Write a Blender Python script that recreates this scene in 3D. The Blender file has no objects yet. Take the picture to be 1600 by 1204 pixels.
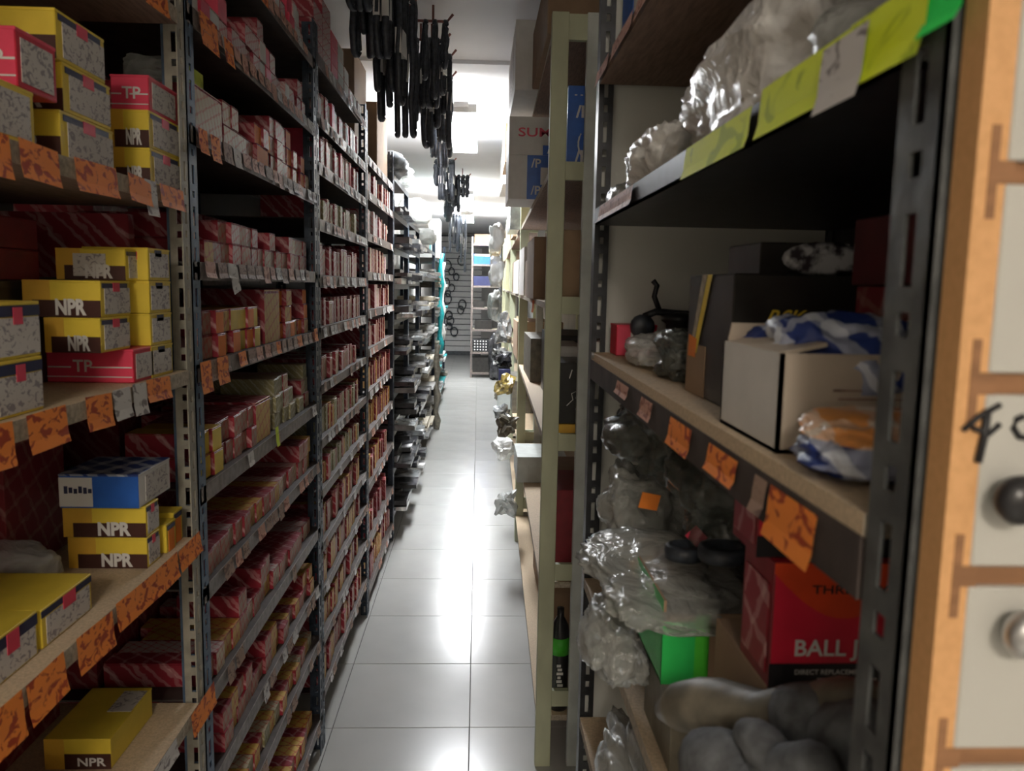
import bpy, bmesh, math, random
from mathutils import Vector, Matrix, noise
random.seed(7)
S = bpy.context.scene
COL = S.collection
PI = math.pi

# ------------------------------------------------------------------ camera
YAW, PITCH, ROLL, FPX, EYE = .04383, .12375, .01885, 1247.2, 1.615
_F = Vector((math.sin(YAW)*math.cos(PITCH), math.cos(YAW)*math.cos(PITCH), -math.sin(PITCH)))
_R = Vector((math.cos(YAW), -math.sin(YAW), 0)); _U = _R.cross(_F)
_R, _U = (math.cos(ROLL)*_R + math.sin(ROLL)*_U, -math.sin(ROLL)*_R + math.cos(ROLL)*_U)
cd = bpy.data.cameras.new('camera'); cam = bpy.data.objects.new('camera', cd); COL.objects.link(cam)
m = Matrix.Identity(4)
for i in range(3):
    m[i][0] = _R[i]; m[i][1] = _U[i]; m[i][2] = -_F[i]
m[2][3] = EYE
cam.matrix_world = m
cd.sensor_width = 36; cd.lens = FPX/1600*36; cd.clip_start = .02; cd.clip_end = 60
cd.dof.use_dof = True; cd.dof.focus_distance = 3.2; cd.dof.aperture_fstop = 10
S.camera = cam
# ------------------------------------------------------------------ world, lights, exposure
w = bpy.data.worlds.new('world'); S.world = w; w.use_nodes = True
w.node_tree.nodes['Background'].inputs[0].default_value = (.8, .85, 1, 1)
w.node_tree.nodes['Background'].inputs[1].default_value = .05
S.view_settings.view_transform = 'Standard'; S.view_settings.look = 'None'
S.view_settings.exposure = 0.40; S.view_settings.gamma = 1; S.view_settings.use_curve_mapping = False
def area(name, loc, sx, sy, power, color, rot=(0, 0, 0)):
    l = bpy.data.lights.new(name, 'AREA'); l.shape = 'RECTANGLE'; l.size = sx; l.size_y = sy; l.energy = power; l.color = color
    o = bpy.data.objects.new(name, l); o.location = loc; o.rotation_euler = rot; COL.objects.link(o); return o
# the room's ceiling lamps (each also has its fixture built further down)
area('lamp_light', (-.12, 5.75, 2.62), .30, 1.5, 36, (.93, .96, 1))
area('lamp_light', (-.17, 10.0, 2.62), .30, 1.2, 18, (.93, .96, 1))
area('lamp_light', (-.19, 12.9, 2.62), .30, 1.6, 30, (.93, .96, 1))
area('lamp_light', (-.05, -2.2, 2.62), .5, .7, 50, (1, .88, .74))
LAMPS = [(-.12, 5.75, 1.5, 'lamp'), (-.17, 10.0, 1.2, 'lamp'), (-.19, 12.9, 1.6, 'lamp_far'), (-.05, -2.1, .9, 'lamp_warm')]

# measuring aid: a pixel of the photograph on a plane of the room
def ray(x, y): return _F + _R*((x-800)/FPX) - _U*((y-602)/FPX)
def atX(x, y, X, k=0.):
    d = ray(x, y); t = X/(d.x-k*d.y); return Vector((0, 0, EYE)) + d*t
def atY(x, y, Y):
    d = ray(x, y); return Vector((0, 0, EYE)) + d*(Y/d.y)
def atZ(x, y, Z):
    d = ray(x, y); return Vector((0, 0, EYE)) + d*((Z-EYE)/d.z)

# ------------------------------------------------------------------ materials
def nodes(name):
    mt = bpy.data.materials.new(name); mt.use_nodes = True
    nt = mt.node_tree; return mt, nt, nt.nodes, nt.links, nt.nodes['Principled BSDF']
def mat(name, c, rough=.6, metal=0., var=.12, scale=25., bump=.0, rnd=.0, spec=.5, c2=None, stretch=(1, 1, 1), lo=.35, hi=.65):
    """surface colour with noise wear, optional second colour, per-object value change and relief"""
    mt, nt, N, L, P = nodes(name)
    tc = N.new('ShaderNodeTexCoord'); mp = N.new('ShaderNodeMapping'); mp.inputs[3].default_value = stretch
    L.new(tc.outputs['Object'], mp.inputs[0])
    nz = N.new('ShaderNodeTexNoise'); nz.inputs['Scale'].default_value = scale; nz.inputs['Detail'].default_value = 5
    L.new(mp.outputs[0], nz.inputs['Vector'])
    rp = N.new('ShaderNodeValToRGB'); rp.color_ramp.elements[0].position = lo; rp.color_ramp.elements[1].position = hi
    a = c2 if c2 else tuple(max(0, v*(1-var)) for v in c); b = c if c2 else tuple(min(1, v*(1+var)) for v in c)
    rp.color_ramp.elements[0].color = (*a, 1); rp.color_ramp.elements[1].color = (*b, 1)
    L.new(nz.outputs[0], rp.inputs[0]); out = rp.outputs[0]
    if rnd > 0:
        oi = N.new('ShaderNodeObjectInfo'); mr = N.new('ShaderNodeMapRange'); mr.inputs[3].default_value = 1-rnd; mr.inputs[4].default_value = 1+rnd
        hs = N.new('ShaderNodeHueSaturation'); L.new(oi.outputs['Random'], mr.inputs[0]); L.new(mr.outputs[0], hs.inputs['Value']); L.new(out, hs.inputs['Color']); out = hs.outputs[0]
    L.new(out, P.inputs['Base Color']); P.inputs['Roughness'].default_value = rough; P.inputs['Metallic'].default_value = metal
    P.inputs['Specular IOR Level'].default_value = spec
    if bump:
        bp = N.new('ShaderNodeBump'); bp.inputs['Strength'].default_value = bump; bp.inputs['Distance'].default_value = .003
        L.new(nz.outputs[0], bp.inputs['Height']); L.new(bp.outputs[0], P.inputs['Normal'])
    return mt
def zigzag(name, base, ink, s=1., rough=.45, thr=.86, rnd=.15):
    """printed carton board with pale diagonal strokes"""
    mt, nt, N, L, P = nodes(name)
    tc = N.new('ShaderNodeTexCoord'); outs = []
    for rot in (.7, -.9):
        mp = N.new('ShaderNodeMapping'); mp.inputs[2].default_value = (rot, rot*.7, rot); L.new(tc.outputs['Object'], mp.inputs[0])
        wv = N.new('ShaderNodeTexWave'); wv.inputs['Scale'].default_value = 11*s; wv.inputs['Distortion'].default_value = 1.2; wv.inputs['Detail'].default_value = 1; wv.inputs['Detail Scale'].default_value = 6
        L.new(mp.outputs[0], wv.inputs[0])
        r = N.new('ShaderNodeValToRGB'); r.color_ramp.elements[0].position = thr; r.color_ramp.elements[1].position = min(1, thr+.08); L.new(wv.outputs[1], r.inputs[0]); outs.append(r.outputs[0])
    nz = N.new('ShaderNodeTexNoise'); nz.inputs['Scale'].default_value = 22; L.new(tc.outputs['Object'], nz.inputs[0])
    mx = N.new('ShaderNodeMix'); mx.data_type = 'FLOAT'; L.new(nz.outputs[0], mx.inputs[0]); L.new(outs[0], mx.inputs[2]); L.new(outs[1], mx.inputs[3])
    mc = N.new('ShaderNodeMix'); mc.data_type = 'RGBA'; mc.inputs[6].default_value = (*base, 1); mc.inputs[7].default_value = (*ink, 1); L.new(mx.outputs[0], mc.inputs[0])
    oi = N.new('ShaderNodeObjectInfo'); mr = N.new('ShaderNodeMapRange'); mr.inputs[3].default_value = 1-rnd; mr.inputs[4].default_value = 1+rnd
    hs = N.new('ShaderNodeHueSaturation'); L.new(oi.outputs['Random'], mr.inputs[0]); L.new(mr.outputs[0], hs.inputs['Value']); L.new(mc.outputs[2], hs.inputs['Color'])
    L.new(hs.outputs[0], P.inputs['Base Color']); P.inputs['Roughness'].default_value = rough
    return mt
def scribble(name, base, ink, s=1., lo=.53, hi=.6, rough=.6):
    """paper with hurried handwriting: ink where a stretched noise passes a threshold"""
    mt, nt, N, L, P = nodes(name)
    tc = N.new('ShaderNodeTexCoord'); mp = N.new('ShaderNodeMapping'); mp.inputs[3].default_value = (s, s, s*1.5); L.new(tc.outputs['Object'], mp.inputs[0])
    oi = N.new('ShaderNodeObjectInfo'); mu = N.new('ShaderNodeMath'); mu.operation = 'MULTIPLY'; mu.inputs[1].default_value = 40; L.new(oi.outputs['Random'], mu.inputs[0])
    cb = N.new('ShaderNodeCombineXYZ'); L.new(mu.outputs[0], cb.inputs[0]); L.new(cb.outputs[0], mp.inputs[1])
    nz = N.new('ShaderNodeTexNoise'); nz.inputs['Scale'].default_value = 60; nz.inputs['Detail'].default_value = 2; nz.inputs['Distortion'].default_value = 1.0; L.new(mp.outputs[0], nz.inputs[0])
    r = N.new('ShaderNodeValToRGB'); r.color_ramp.elements[0].position = lo; r.color_ramp.elements[1].position = hi
    r.color_ramp.elements[0].color = (*base, 1); r.color_ramp.elements[1].color = (*ink, 1); L.new(nz.outputs[0], r.inputs[0])
    L.new(r.outputs[0], P.inputs['Base Color']); P.inputs['Roughness'].default_value = rough
    return mt
def plastic(name, tint=(.85, .87, .86), body=.3, rough=.16):
    """thin crumpled polythene: part of the light passes straight through, the film itself is glossy"""
    mt, nt, N, L, P = nodes(name)
    P.inputs['Base Color'].default_value = (*tint, 1); P.inputs['Roughness'].default_value = rough; P.inputs['Specular IOR Level'].default_value = 1.0
    tr = N.new('ShaderNodeBsdfTransparent'); tr.inputs[0].default_value = (.95, .96, .95, 1)
    lw = N.new('ShaderNodeLayerWeight'); lw.inputs[0].default_value = .45
    tc = N.new('ShaderNodeTexCoord'); nz = N.new('ShaderNodeTexNoise'); nz.inputs['Scale'].default_value = 16; nz.inputs['Detail'].default_value = 6; nz.inputs['Distortion'].default_value = 1.5; L.new(tc.outputs['Object'], nz.inputs[0])
    ad = N.new('ShaderNodeMath'); ad.operation = 'MULTIPLY_ADD'; ad.inputs[1].default_value = .55; ad.inputs[2].default_value = body; L.new(lw.outputs['Facing'], ad.inputs[0]); ad.use_clamp = True
    bp = N.new('ShaderNodeBump'); bp.inputs['Strength'].default_value = .9; bp.inputs['Distance'].default_value = .012; L.new(nz.outputs[0], bp.inputs['Height']); L.new(bp.outputs[0], P.inputs['Normal'])
    ms = N.new('ShaderNodeMixShader'); L.new(ad.outputs[0], ms.inputs[0]); L.new(tr.outputs[0], ms.inputs[1]); L.new(P.outputs[0], ms.inputs[2])
    L.new(ms.outputs[0], N['Material Output'].inputs[0]); return mt
def emit(name, c, s):
    mt, nt, N, L, P = nodes(name); P.inputs['Emission Color'].default_value = (*c, 1); P.inputs['Emission Strength'].default_value = s; P.inputs['Base Color'].default_value = (.9, .9, .9, 1); return mt

M = {}
M['tile'] = mat('tile', (.46, .46, .44), .20, var=.05, scale=3, rnd=.03, spec=.6)
M['grout'] = mat('grout', (.12, .115, .11), .9)
M['ceiling'] = mat('ceiling', (.84, .85, .88), .7, var=.04, scale=2)
M['wall'] = mat('wall', (.42, .41, .39), .85, var=.08, scale=3)
M['navy'] = mat('navy', (.035, .05, .075), .42, .3, var=.4, scale=30, bump=.2)
M['blue_post'] = mat('blue_post', (.075, .12, .19), .45, .2, var=.3, scale=30)
M['beige_post'] = mat('beige_post', (.36, .34, .28), .5, .2, var=.15, scale=40)
M['black_metal'] = mat('black_metal', (.022, .024, .028), .4, .4, var=.4, scale=40)
M['grey_metal'] = mat('grey_metal', (.07, .075, .08), .38, .4, var=.35, scale=40, bump=.3)
M['steel'] = mat('steel', (.45, .45, .45), .3, .9, var=.2)
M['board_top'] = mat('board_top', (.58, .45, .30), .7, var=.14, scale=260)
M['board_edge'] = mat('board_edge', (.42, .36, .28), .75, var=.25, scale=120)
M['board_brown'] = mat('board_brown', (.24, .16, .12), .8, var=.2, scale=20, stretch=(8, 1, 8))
M['shelf_dark'] = mat('shelf_dark', (.06, .045, .04), .7, var=.3, scale=20)
M['lip'] = mat('lip', (.20, .165, .15), .45, .2, var=.3, scale=50)
M['green_wood'] = mat('green_wood', (.55, .58, .40), .6, var=.12, scale=14, stretch=(1, 1, .4), c2=(.46, .48, .33))
M['cream_wood'] = mat('cream_wood', (.72, .66, .45), .6, var=.1)
M['green_grey'] = mat('green_grey', (.60, .64, .61), .55, var=.1, scale=14)
M['cardboard'] = mat('cardboard', (.30, .20, .125), .85, var=.1, scale=12, rnd=.12)
M['cardboard_pale'] = mat('cardboard_pale', (.55, .47, .38), .8, var=.08, scale=10)
M['tape'] = mat('tape', (.38, .29, .18), .3)
M['yellow'] = mat('yellow', (.80, .60, .06), .42, var=.05, rnd=.06)
M['amber'] = mat('amber', (.72, .42, .05), .42, var=.05)
M['brown_print'] = mat('brown_print', (.06, .02, .015), .45)
M['red'] = mat('red', (.62, .02, .05), .4, var=.07, rnd=.1)
M['wine'] = mat('wine', (.085, .010, .016), .5, var=.15)
M['near_post'] = mat('near_post', (.115, .122, .122), .45, .3, var=.3, scale=40, bump=.3)
M['panel_grey'] = mat('panel_grey', (.62, .63, .59), .6, var=.04, scale=3)
M['silver_print'] = mat('silver_print', (.60, .60, .62), .3, scale=70, c2=(.05, .04, .05), lo=.4, hi=.55)
M['pink_red'] = mat('pink_red', (.75, .06, .12), .4, var=.07)
M['deep_red'] = mat('deep_red', (.20, .012, .02), .5, var=.15)
M['white'] = mat('white', (.72, .71, .69), .55, var=.04)
M['cream'] = mat('cream', (.60, .54, .42), .6, var=.1)
M['blue'] = mat('blue', (.02, .12, .50), .4, var=.1)
M['navy_print'] = mat('navy_print', (.02, .024, .075), .4)
M['ink'] = mat('ink', (.015, .015, .018), .5)
M['orange'] = mat('orange', (.85, .24, .03), .6, var=.05)
M['label'] = scribble('label', (.62, .59, .56), (.30, .27, .29), 1.6, .55, .60)
M['zig_red'] = zigzag('zig_red', (.30, .018, .035), (.60, .34, .34))
M['zig_dark'] = zigzag('zig_dark', (.22, .015, .025), (.36, .16, .15))
M['zig_tan'] = zigzag('zig_tan', (.40, .26, .18), (.46, .08, .06), 1.6, thr=.75)
M['zig_mustard'] = zigzag('zig_mustard', (.60, .38, .08), (.50, .06, .03), 1.3, thr=.88)
M['zig_cream'] = zigzag('zig_cream', (.56, .48, .34), (.48, .12, .07), 1.8, thr=.85)
M['zig_pink'] = zigzag('zig_pink', (.62, .50, .48), (.55, .10, .12), 2., thr=.82)
M['zig_olive'] = zigzag('zig_olive', (.30, .27, .13), (.55, .52, .40), 2., thr=.85)
M['tag_orange'] = scribble('tag_orange', (.90, .27, .04), (.40, .05, .01), .8)
M['tag_pink'] = scribble('tag_pink', (.62, .33, .24), (.32, .12, .08), .9)
M['tag_brown'] = scribble('tag_brown', (.36, .24, .18), (.16, .09, .07), .9)
M['tag_white'] = scribble('tag_white', (.66, .64, .62), (.25, .22, .22), .8, .56, .62)
M['tag_yellow'] = scribble('tag_yellow', (.80, .95, .04), (.50, .66, .02), .35, .56, .64)
M['tag_green'] = mat('tag_green', (.03, .88, .14), .5, var=.05)
M['poly'] = plastic('poly')
M['poly_grey'] = plastic('poly_grey', (.50, .52, .50), .40, .18)
M['poly_dark'] = plastic('poly_dark', (.10, .11, .10), .45, .14)
M['poly_white'] = plastic('poly_white', (.9, .9, .88), .55, .2)
M['poly_gold'] = plastic('poly_gold', (.35, .26, .07), .5)
M['foil'] = mat('foil', (.55, .55, .54), .2, .8, var=.3, scale=20, bump=1)
M['rubber'] = mat('rubber', (.035, .042, .055), .45, var=.4, scale=60)
M['black_plastic'] = mat('black_plastic', (.02, .02, .022), .3, var=.3, bump=.2)
M['black_wrap'] = mat('black_wrap', (.03, .03, .034), .24, var=.5, scale=14, bump=1.0, spec=.6)
M['grey_wrap'] = mat('grey_wrap', (.20, .21, .21), .18, var=.4, scale=14, bump=1.0, spec=1)
M['grey_cloth'] = mat('grey_cloth', (.13, .14, .15), .75, var=.3, scale=70, bump=.6)
M['olive_wrap'] = mat('olive_wrap', (.17, .155, .12), .5, var=.3, scale=30, bump=.5)
M['teal'] = mat('teal', (.02, .34, .36), .4, var=.2)
M['orange_wood'] = mat('orange_wood', (.74, .41, .18), .6, var=.12, scale=220, c2=(.66, .36, .15))
M['brown_wood'] = mat('brown_wood', (.30, .15, .07), .7, var=.15, scale=20, stretch=(1, 8, 8))
M['melamine'] = mat('melamine', (.54, .54, .50), .4, var=.03, scale=4)
M['hook_red'] = mat('hook_red', (.25, .10, .09), .5, .3)
M['lamp'] = emit('lamp', (.95, .98, 1), 120)
M['lamp_far'] = emit('lamp_far', (.95, .98, 1), 170)
M['lamp_warm'] = emit('lamp_warm', (1, .9, .78), 32)
M['green_print'] = mat('green_print', (.06, .45, .03), .4)
M['green_box'] = mat('green_box', (.02, .42, .08), .35)
M['brass'] = mat('brass', (.75, .60, .42), .3, .8, var=.3)
M['bluewhite'] = zigzag('bluewhite', (.025, .05, .22), (.62, .66, .74), .9, thr=.66)
M['orange_film'] = zigzag('orange_film', (.85, .36, .10), (.85, .72, .60), .9, thr=.7, rough=.3)
M['black_carton'] = mat('black_carton', (.022, .020, .018), .35, var=.3)

# ------------------------------------------------------------------ mesh helpers
class MB:
    def __init__(s): s.v = []; s.f = []; s.m = []; s.mats = []; s.smooth = False
    def mi(s, name):
        if name not in s.mats: s.mats.append(name)
        return s.mats.index(name)
    def face(s, pts, mt):
        b = len(s.v); s.v += [tuple(p) for p in pts]; s.f.append(tuple(range(b, b+len(pts)))); s.m.append(s.mi(mt)); return s
    def box(s, x0, x1, y0, y1, z0, z1, mt, mx=None, M4=None, **k):
        """k: per-face materials xp xn yp yn zp zn"""
        if x0 > x1: x0, x1 = x1, x0
        if y0 > y1: y0, y1 = y1, y0
        if z0 > z1: z0, z1 = z1, z0
        P = [(x, y, z) for z in (z0, z1) for y in (y0, y1) for x in (x0, x1)]
        if M4: P = [tuple(M4 @ Vector(p)) for p in P]
        b = len(s.v); s.v += P
        for key, q in (('zn', (0, 2, 3, 1)), ('zp', (4, 5, 7, 6)), ('yn', (0, 1, 5, 4)), ('yp', (2, 6, 7, 3)), ('xn', (0, 4, 6, 2)), ('xp', (1, 3, 7, 5))):
            s.f.append(tuple(b+i for i in q)); s.m.append(s.mi(k.get(key, mt)))
        return s
    def tube(s, pts, r, mt, n=8, closed=False, flat=1.):
        pts = [Vector(p) for p in pts]; k = len(pts); rings = []; up = Vector((0, 0, 1))
        rr = r if isinstance(r, (list, tuple)) else [r]*k
        for i, p in enumerate(pts):
            a = pts[(i-1) % k] if (i or closed) else p; c = pts[(i+1) % k] if (i < k-1 or closed) else p
            d = (c-a).normalized(); u = up if abs(d.dot(up)) < .95 else Vector((1, 0, 0)); e = d.cross(u).normalized(); g = e.cross(d)
            b = len(s.v)
            for j in range(n):
                t = 2*PI*j/n; s.v.append(tuple(p+(e*math.cos(t)*flat+g*math.sin(t))*rr[i]))
            rings.append(b)
        for i in range(k if closed else k-1):
            a, b = rings[i], rings[(i+1) % k]
            for j in range(n):
                s.f.append((a+j, a+(j+1) % n, b+(j+1) % n, b+j)); s.m.append(s.mi(mt))
        if not closed:
            s.f.append(tuple(rings[0]+j for j in reversed(range(n)))); s.m.append(s.mi(mt))
            s.f.append(tuple(rings[-1]+j for j in range(n))); s.m.append(s.mi(mt))
        return s
    def lathe(s, prof, mt, n=20, M4=None):
        b0 = len(s.v)
        for (r, z) in prof:
            for j in range(n):
                p = Vector((r*math.cos(2*PI*j/n), r*math.sin(2*PI*j/n), z)); s.v.append(tuple(M4 @ p if M4 else p))
        for i in range(len(prof)-1):
            for j in range(n):
                a = b0+i*n; b = a+n
                s.f.append((a+j, a+(j+1) % n, b+(j+1) % n, b+j)); s.m.append(s.mi(mt))
        s.f.append(tuple(b0+j for j in reversed(range(n)))); s.m.append(s.mi(mt))
        s.f.append(tuple(b0+(len(prof)-1)*n+j for j in range(n))); s.m.append(s.mi(mt))
        return s
    def mesh(s, name, bevel=0):
        me = bpy.data.meshes.new(name); me.from_pydata(s.v, [], s.f)
        for n in s.mats: me.materials.append(M[n])
        me.polygons.foreach_set('material_index', s.m)
        if s.smooth: me.polygons.foreach_set('use_smooth', [True]*len(s.f))
        if bevel:
            bm = bmesh.new(); bm.from_mesh(me); bmesh.ops.bevel(bm, geom=bm.edges[:], offset=bevel, segments=1, affect='EDGES', profile=.5); bm.to_mesh(me); bm.free()
        me.update(); return me
    def build(s, name, parent=None, bevel=0, loc=None):
        return link(name, s.mesh(name, bevel), parent, loc)
def link(name, me, parent=None, loc=None, rz=0):
    o = bpy.data.objects.new(name, me); COL.objects.link(o)
    if loc is not None: o.location = loc
    if rz: o.rotation_euler.z = rz
    if parent: o.parent = parent
    return o
def empty(name, loc=(0, 0, 0), rz=0):
    o = bpy.data.objects.new(name, None); o.location = loc; o.rotation_euler.z = rz; o.empty_display_size = .1; COL.objects.link(o); return o
def tag(o, label=None, cat=None, group=None, kind=None):
    if label: o['label'] = label
    if cat: o['category'] = cat
    if group: o['group'] = group
    if kind: o['kind'] = kind
    return o
def struct(o): o['kind'] = 'structure'; return o
FONT_CACHE = {}
def text(s, size, mt, parent, M4, weight=.0, name='lettering', shear=0, width=None):
    """flat lettering as a mesh; M4 puts its local XY plane in the parent's space"""
    key = (s, weight, shear)
    if key not in FONT_CACHE:
        c = bpy.data.curves.new('t', 'FONT'); c.body = s; c.size = 1; c.offset = weight; c.shear = shear; c.resolution_u = 3; c.extrude = .004
        t = bpy.data.objects.new('t', c); COL.objects.link(t)
        dg = bpy.context.evaluated_depsgraph_get(); me = bpy.data.meshes.new_from_object(t.evaluated_get(dg)); bpy.data.objects.remove(t)
        xs = [v.co.x for v in me.vertices] or [0, 1]; me.transform(Matrix.Translation((-min(xs), 0, 0))); FONT_CACHE[key] = (me, max(xs)-min(xs))
    me0, wd = FONT_CACHE[key]; me = me0.copy(); sx = size if width is None else width/wd
    me.transform(M4 @ Matrix.Diagonal((sx, size, size, 1)))
    me.materials.clear(); me.materials.append(M[mt]); me.name = name
    return link(name, me, parent)
def onYn(x, y, z, eps=.0006):    # text frame on a face looking towards -Y
    return Matrix.Translation((x, y-eps, z)) @ Matrix(((1, 0, 0, 0), (0, 0, -1, 0), (0, 1, 0, 0), (0, 0, 0, 1)))
def onXp(x, y, z, eps=.0006):    # on a face looking towards +X
    return Matrix.Translation((x+eps, y, z)) @ Matrix(((0, 0, 1, 0), (1, 0, 0, 0), (0, 1, 0, 0), (0, 0, 0, 1)))
def onXn(x, y, z, eps=.0006):    # on a face looking towards -X
    return Matrix.Translation((x-eps, y, z)) @ Matrix(((0, 0, -1, 0), (-1, 0, 0, 0), (0, 1, 0, 0), (0, 0, 0, 1)))

def crumple(name, c, size, mt, seed=0, sub=4, amp=.22, parent=None, freq=3., flat=0., rot=0, rough_f=9., smooth=True, topmat=None):
    """a crumpled bag or wrap: closed skin pushed about by folded noise, flattened where it rests"""
    bm = bmesh.new(); bmesh.ops.create_icosphere(bm, subdivisions=sub, radius=1)
    o3 = Vector((seed*3.1, seed*1.7, -seed*2.3))
    for v in bm.verts:
        d = v.co.normalized(); n1 = abs(noise.noise(d*freq*.5+o3)); n2 = abs(noise.noise(d*freq+o3*2)); n3 = abs(noise.noise(d*rough_f+o3))
        k = 1+amp*(noise.noise(d*1.3+o3)*1.6-n1*.8-n2*.9-n3*.5+.4)
        e = Vector((math.copysign(abs(d.x)**.75, d.x), math.copysign(abs(d.y)**.75, d.y), math.copysign(abs(d.z)**.8, d.z)))
        v.co = Vector((e.x*k*size[0]/2, e.y*k*size[1]/2, e.z*k*size[2]/2))
        if v.co.z < -size[2]*(.5-flat) : v.co.z = -size[2]*(.5-flat)
    for f in bm.faces: f.smooth = smooth
    me = bpy.data.meshes.new(name); bm.to_mesh(me); bm.free(); me.materials.append(M[mt])
    if topmat:
        me.materials.append(M[topmat])
        for p in me.polygons:
            if p.center.z > size[2]*.14: p.material_index = 1
    if rot: me.transform(Matrix.Rotation(rot, 4, 'Z'))
    zmin = min(v.co.z for v in me.vertices); me.transform(Matrix.Translation((0, 0, -zmin)))
    return link(name, me, parent, c)

# ------------------------------------------------------------------ room
X0, X1, Y0r, Y1r, ZC = -1.012, .988, -2.734, 18.6, 2.80
fl = struct(MB().box(X0-.1, X1+.1, Y0r-.1, Y1r+.1, -.15, -.004, 'grout').build('floor'))
tm = MB().box(.0015, .4985, .0015, .4985, -.004, 0, 'tile').mesh('tile', .0008)
r = 0
while Y0r+r*.5 < Y1r-.1:
    for c in range(4): link('tile', tm, fl, (X0+c*.5, Y0r+r*.5, 0))
    r += 1
ce = struct(MB().box(X0-.1, X1+.1, Y0r-.1, Y1r+.1, ZC, ZC+.12, 'ceiling').build('ceiling'))
struct(MB().box(X0-.1, X0, Y0r-.1, Y1r+.1, -.1, ZC, 'wall').build('wall_left'))
struct(MB().box(X1, X1+.1, Y0r-.1, Y1r+.1, -.1, ZC, 'wall').build('wall_right'))
struct(MB().box(X0, X1, Y1r, Y1r+.1, -.1, ZC, 'wall').build('wall_back'))
struct(MB().box(X0, X1, Y0r-.1, Y0r, -.1, ZC, 'wall').build('wall_front'))
struct(MB().box(X0, X1, 4.42, 4.60, ZC-.02, ZC, 'ceiling').build('trim_1'))
for i, (x, y, ln, lm) in enumerate(LAMPS):
    wh = ['above the belts in mid aisle', 'first beyond the hanging belts', 'just before the free-standing end rack', 'behind the viewer'][i]
    e = tag(empty('ceiling_lamp', (x, y, ZC)), 'white ceiling batten lamp, ' + wh, 'lamp')
    MB().box(-.045, .045, -ln/2-.03, ln/2+.03, -.125, -.09, 'white').build('housing', e, .004)
    for q in (-1, 1): MB().box(-.012, .012, q*ln*.35-.012, q*ln*.35+.012, -.09, 0, 'white').build('hanger', e)
    for s in (-1, 1):
        t = MB(); t.smooth = True
        t.tube([(s*.075, -ln/2, -.125), (s*.075, ln/2, -.125)], .018, lm, 12); t.build('tube', e)
        for q in (-1, 1): MB().box(min(0, s*.095), max(0, s*.095), q*ln/2-.01, q*ln/2+.01, -.148, -.10, 'white').build('tube_holder', e)

# ------------------------------------------------------------------ racks
def slotted(mb, axis, a0, a1, fixed, th, z0, z1, mt):
    """slotted steel flange with real holes. axis 'x': spans a0..a1 in X at Y=fixed; axis 'y': spans in Y at X=fixed"""
    w_ = a1-a0; s0, s1 = a0+w_*.36, a1-w_*.36
    def b(p, q, zz0, zz1):
        if axis == 'x': mb.box(p, q, fixed, fixed+th, zz0, zz1, mt)
        else: mb.box(fixed, fixed+th, p, q, zz0, zz1, mt)
    b(a0, s0, z0, z1); b(s1, a1, z0, z1); z = z0
    while z < z1-.001:
        for solid, gap in ((.012, .034), (.016, .012)):
            b(s0, s1, z, min(z+solid, z1)); z += solid+gap
            if z >= z1: break
def post(rack, x, y, sx, sy, zt, mt, wd=.035, slots=True, mt2=None):
    """L angle: corner at (x,y), flanges run towards sx in X and sy in Y"""
    mb = MB(); th = .0022
    xa, xb = sorted((x, x+sx*wd)); ya, yb = sorted((y, y+sy*wd))
    fy = y if sy > 0 else y-th; fx = x if sx > 0 else x-th
    if slots:
        slotted(mb, 'x', xa, xb, fy, th, 0, zt, mt); slotted(mb, 'y', ya, yb, fx, th, 0, zt, mt2 or mt)
    else:
        mb.box(xa, xb, fy, fy+th, 0, zt, mt); mb.box(fx, fx+th, ya, yb, 0, zt, mt2 or mt)
    return mb.build('post', rack)
def shelf(rack, xf, xb, y0, y1, z, th, top, edge, under, lipm=None, liph=.034):
    """z = lower edge of the front; board, and a front lip if lipm"""
    mb = MB()
    if lipm:
        s = 1 if xb < xf else -1
        mb.box(min(xf-s*.002, xb), max(xf-s*.002, xb), y0, y1, z+liph-.004, z+liph, under, zp=top)
        mb.box(xf-s*.002, xf, y0, y1, z, z+liph, lipm)
        mb.box(xb, xb+s*.002, y0, y1, z, z+liph, lipm)
    else:
        mb.box(min(xf, xb), max(xf, xb), y0, y1, z, z+th, edge, zp=top, zn=under)
    return mb.build('shelf', rack)
TAGM = {}
def price_tag(sh, kind, x, y, z, wd, h, face=1, tilt=0., curl=0.):
    key = (kind, round(wd, 3), round(h, 3), face)
    if key not in TAGM:
        mb = MB(); n = 3; pr = [(0.0008, 0), (.0022, -.34), (.003, -.7), (.006, -1.0)]
        for i in range(n):
            (a, za), (b, zb) = pr[i], pr[i+1]
            q = [(face*a, -wd/2, za*h), (face*a, wd/2, za*h), (face*b, wd/2, zb*h), (face*b, -wd/2, zb*h)]
            mb.face(q if face < 0 else q[::-1], kind)
        TAGM[key] = mb.mesh('price_tag')
    o = link('price_tag', TAGM[key], sh, (x, y, z)); o.rotation_euler = (tilt, 0, curl); return o

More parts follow.
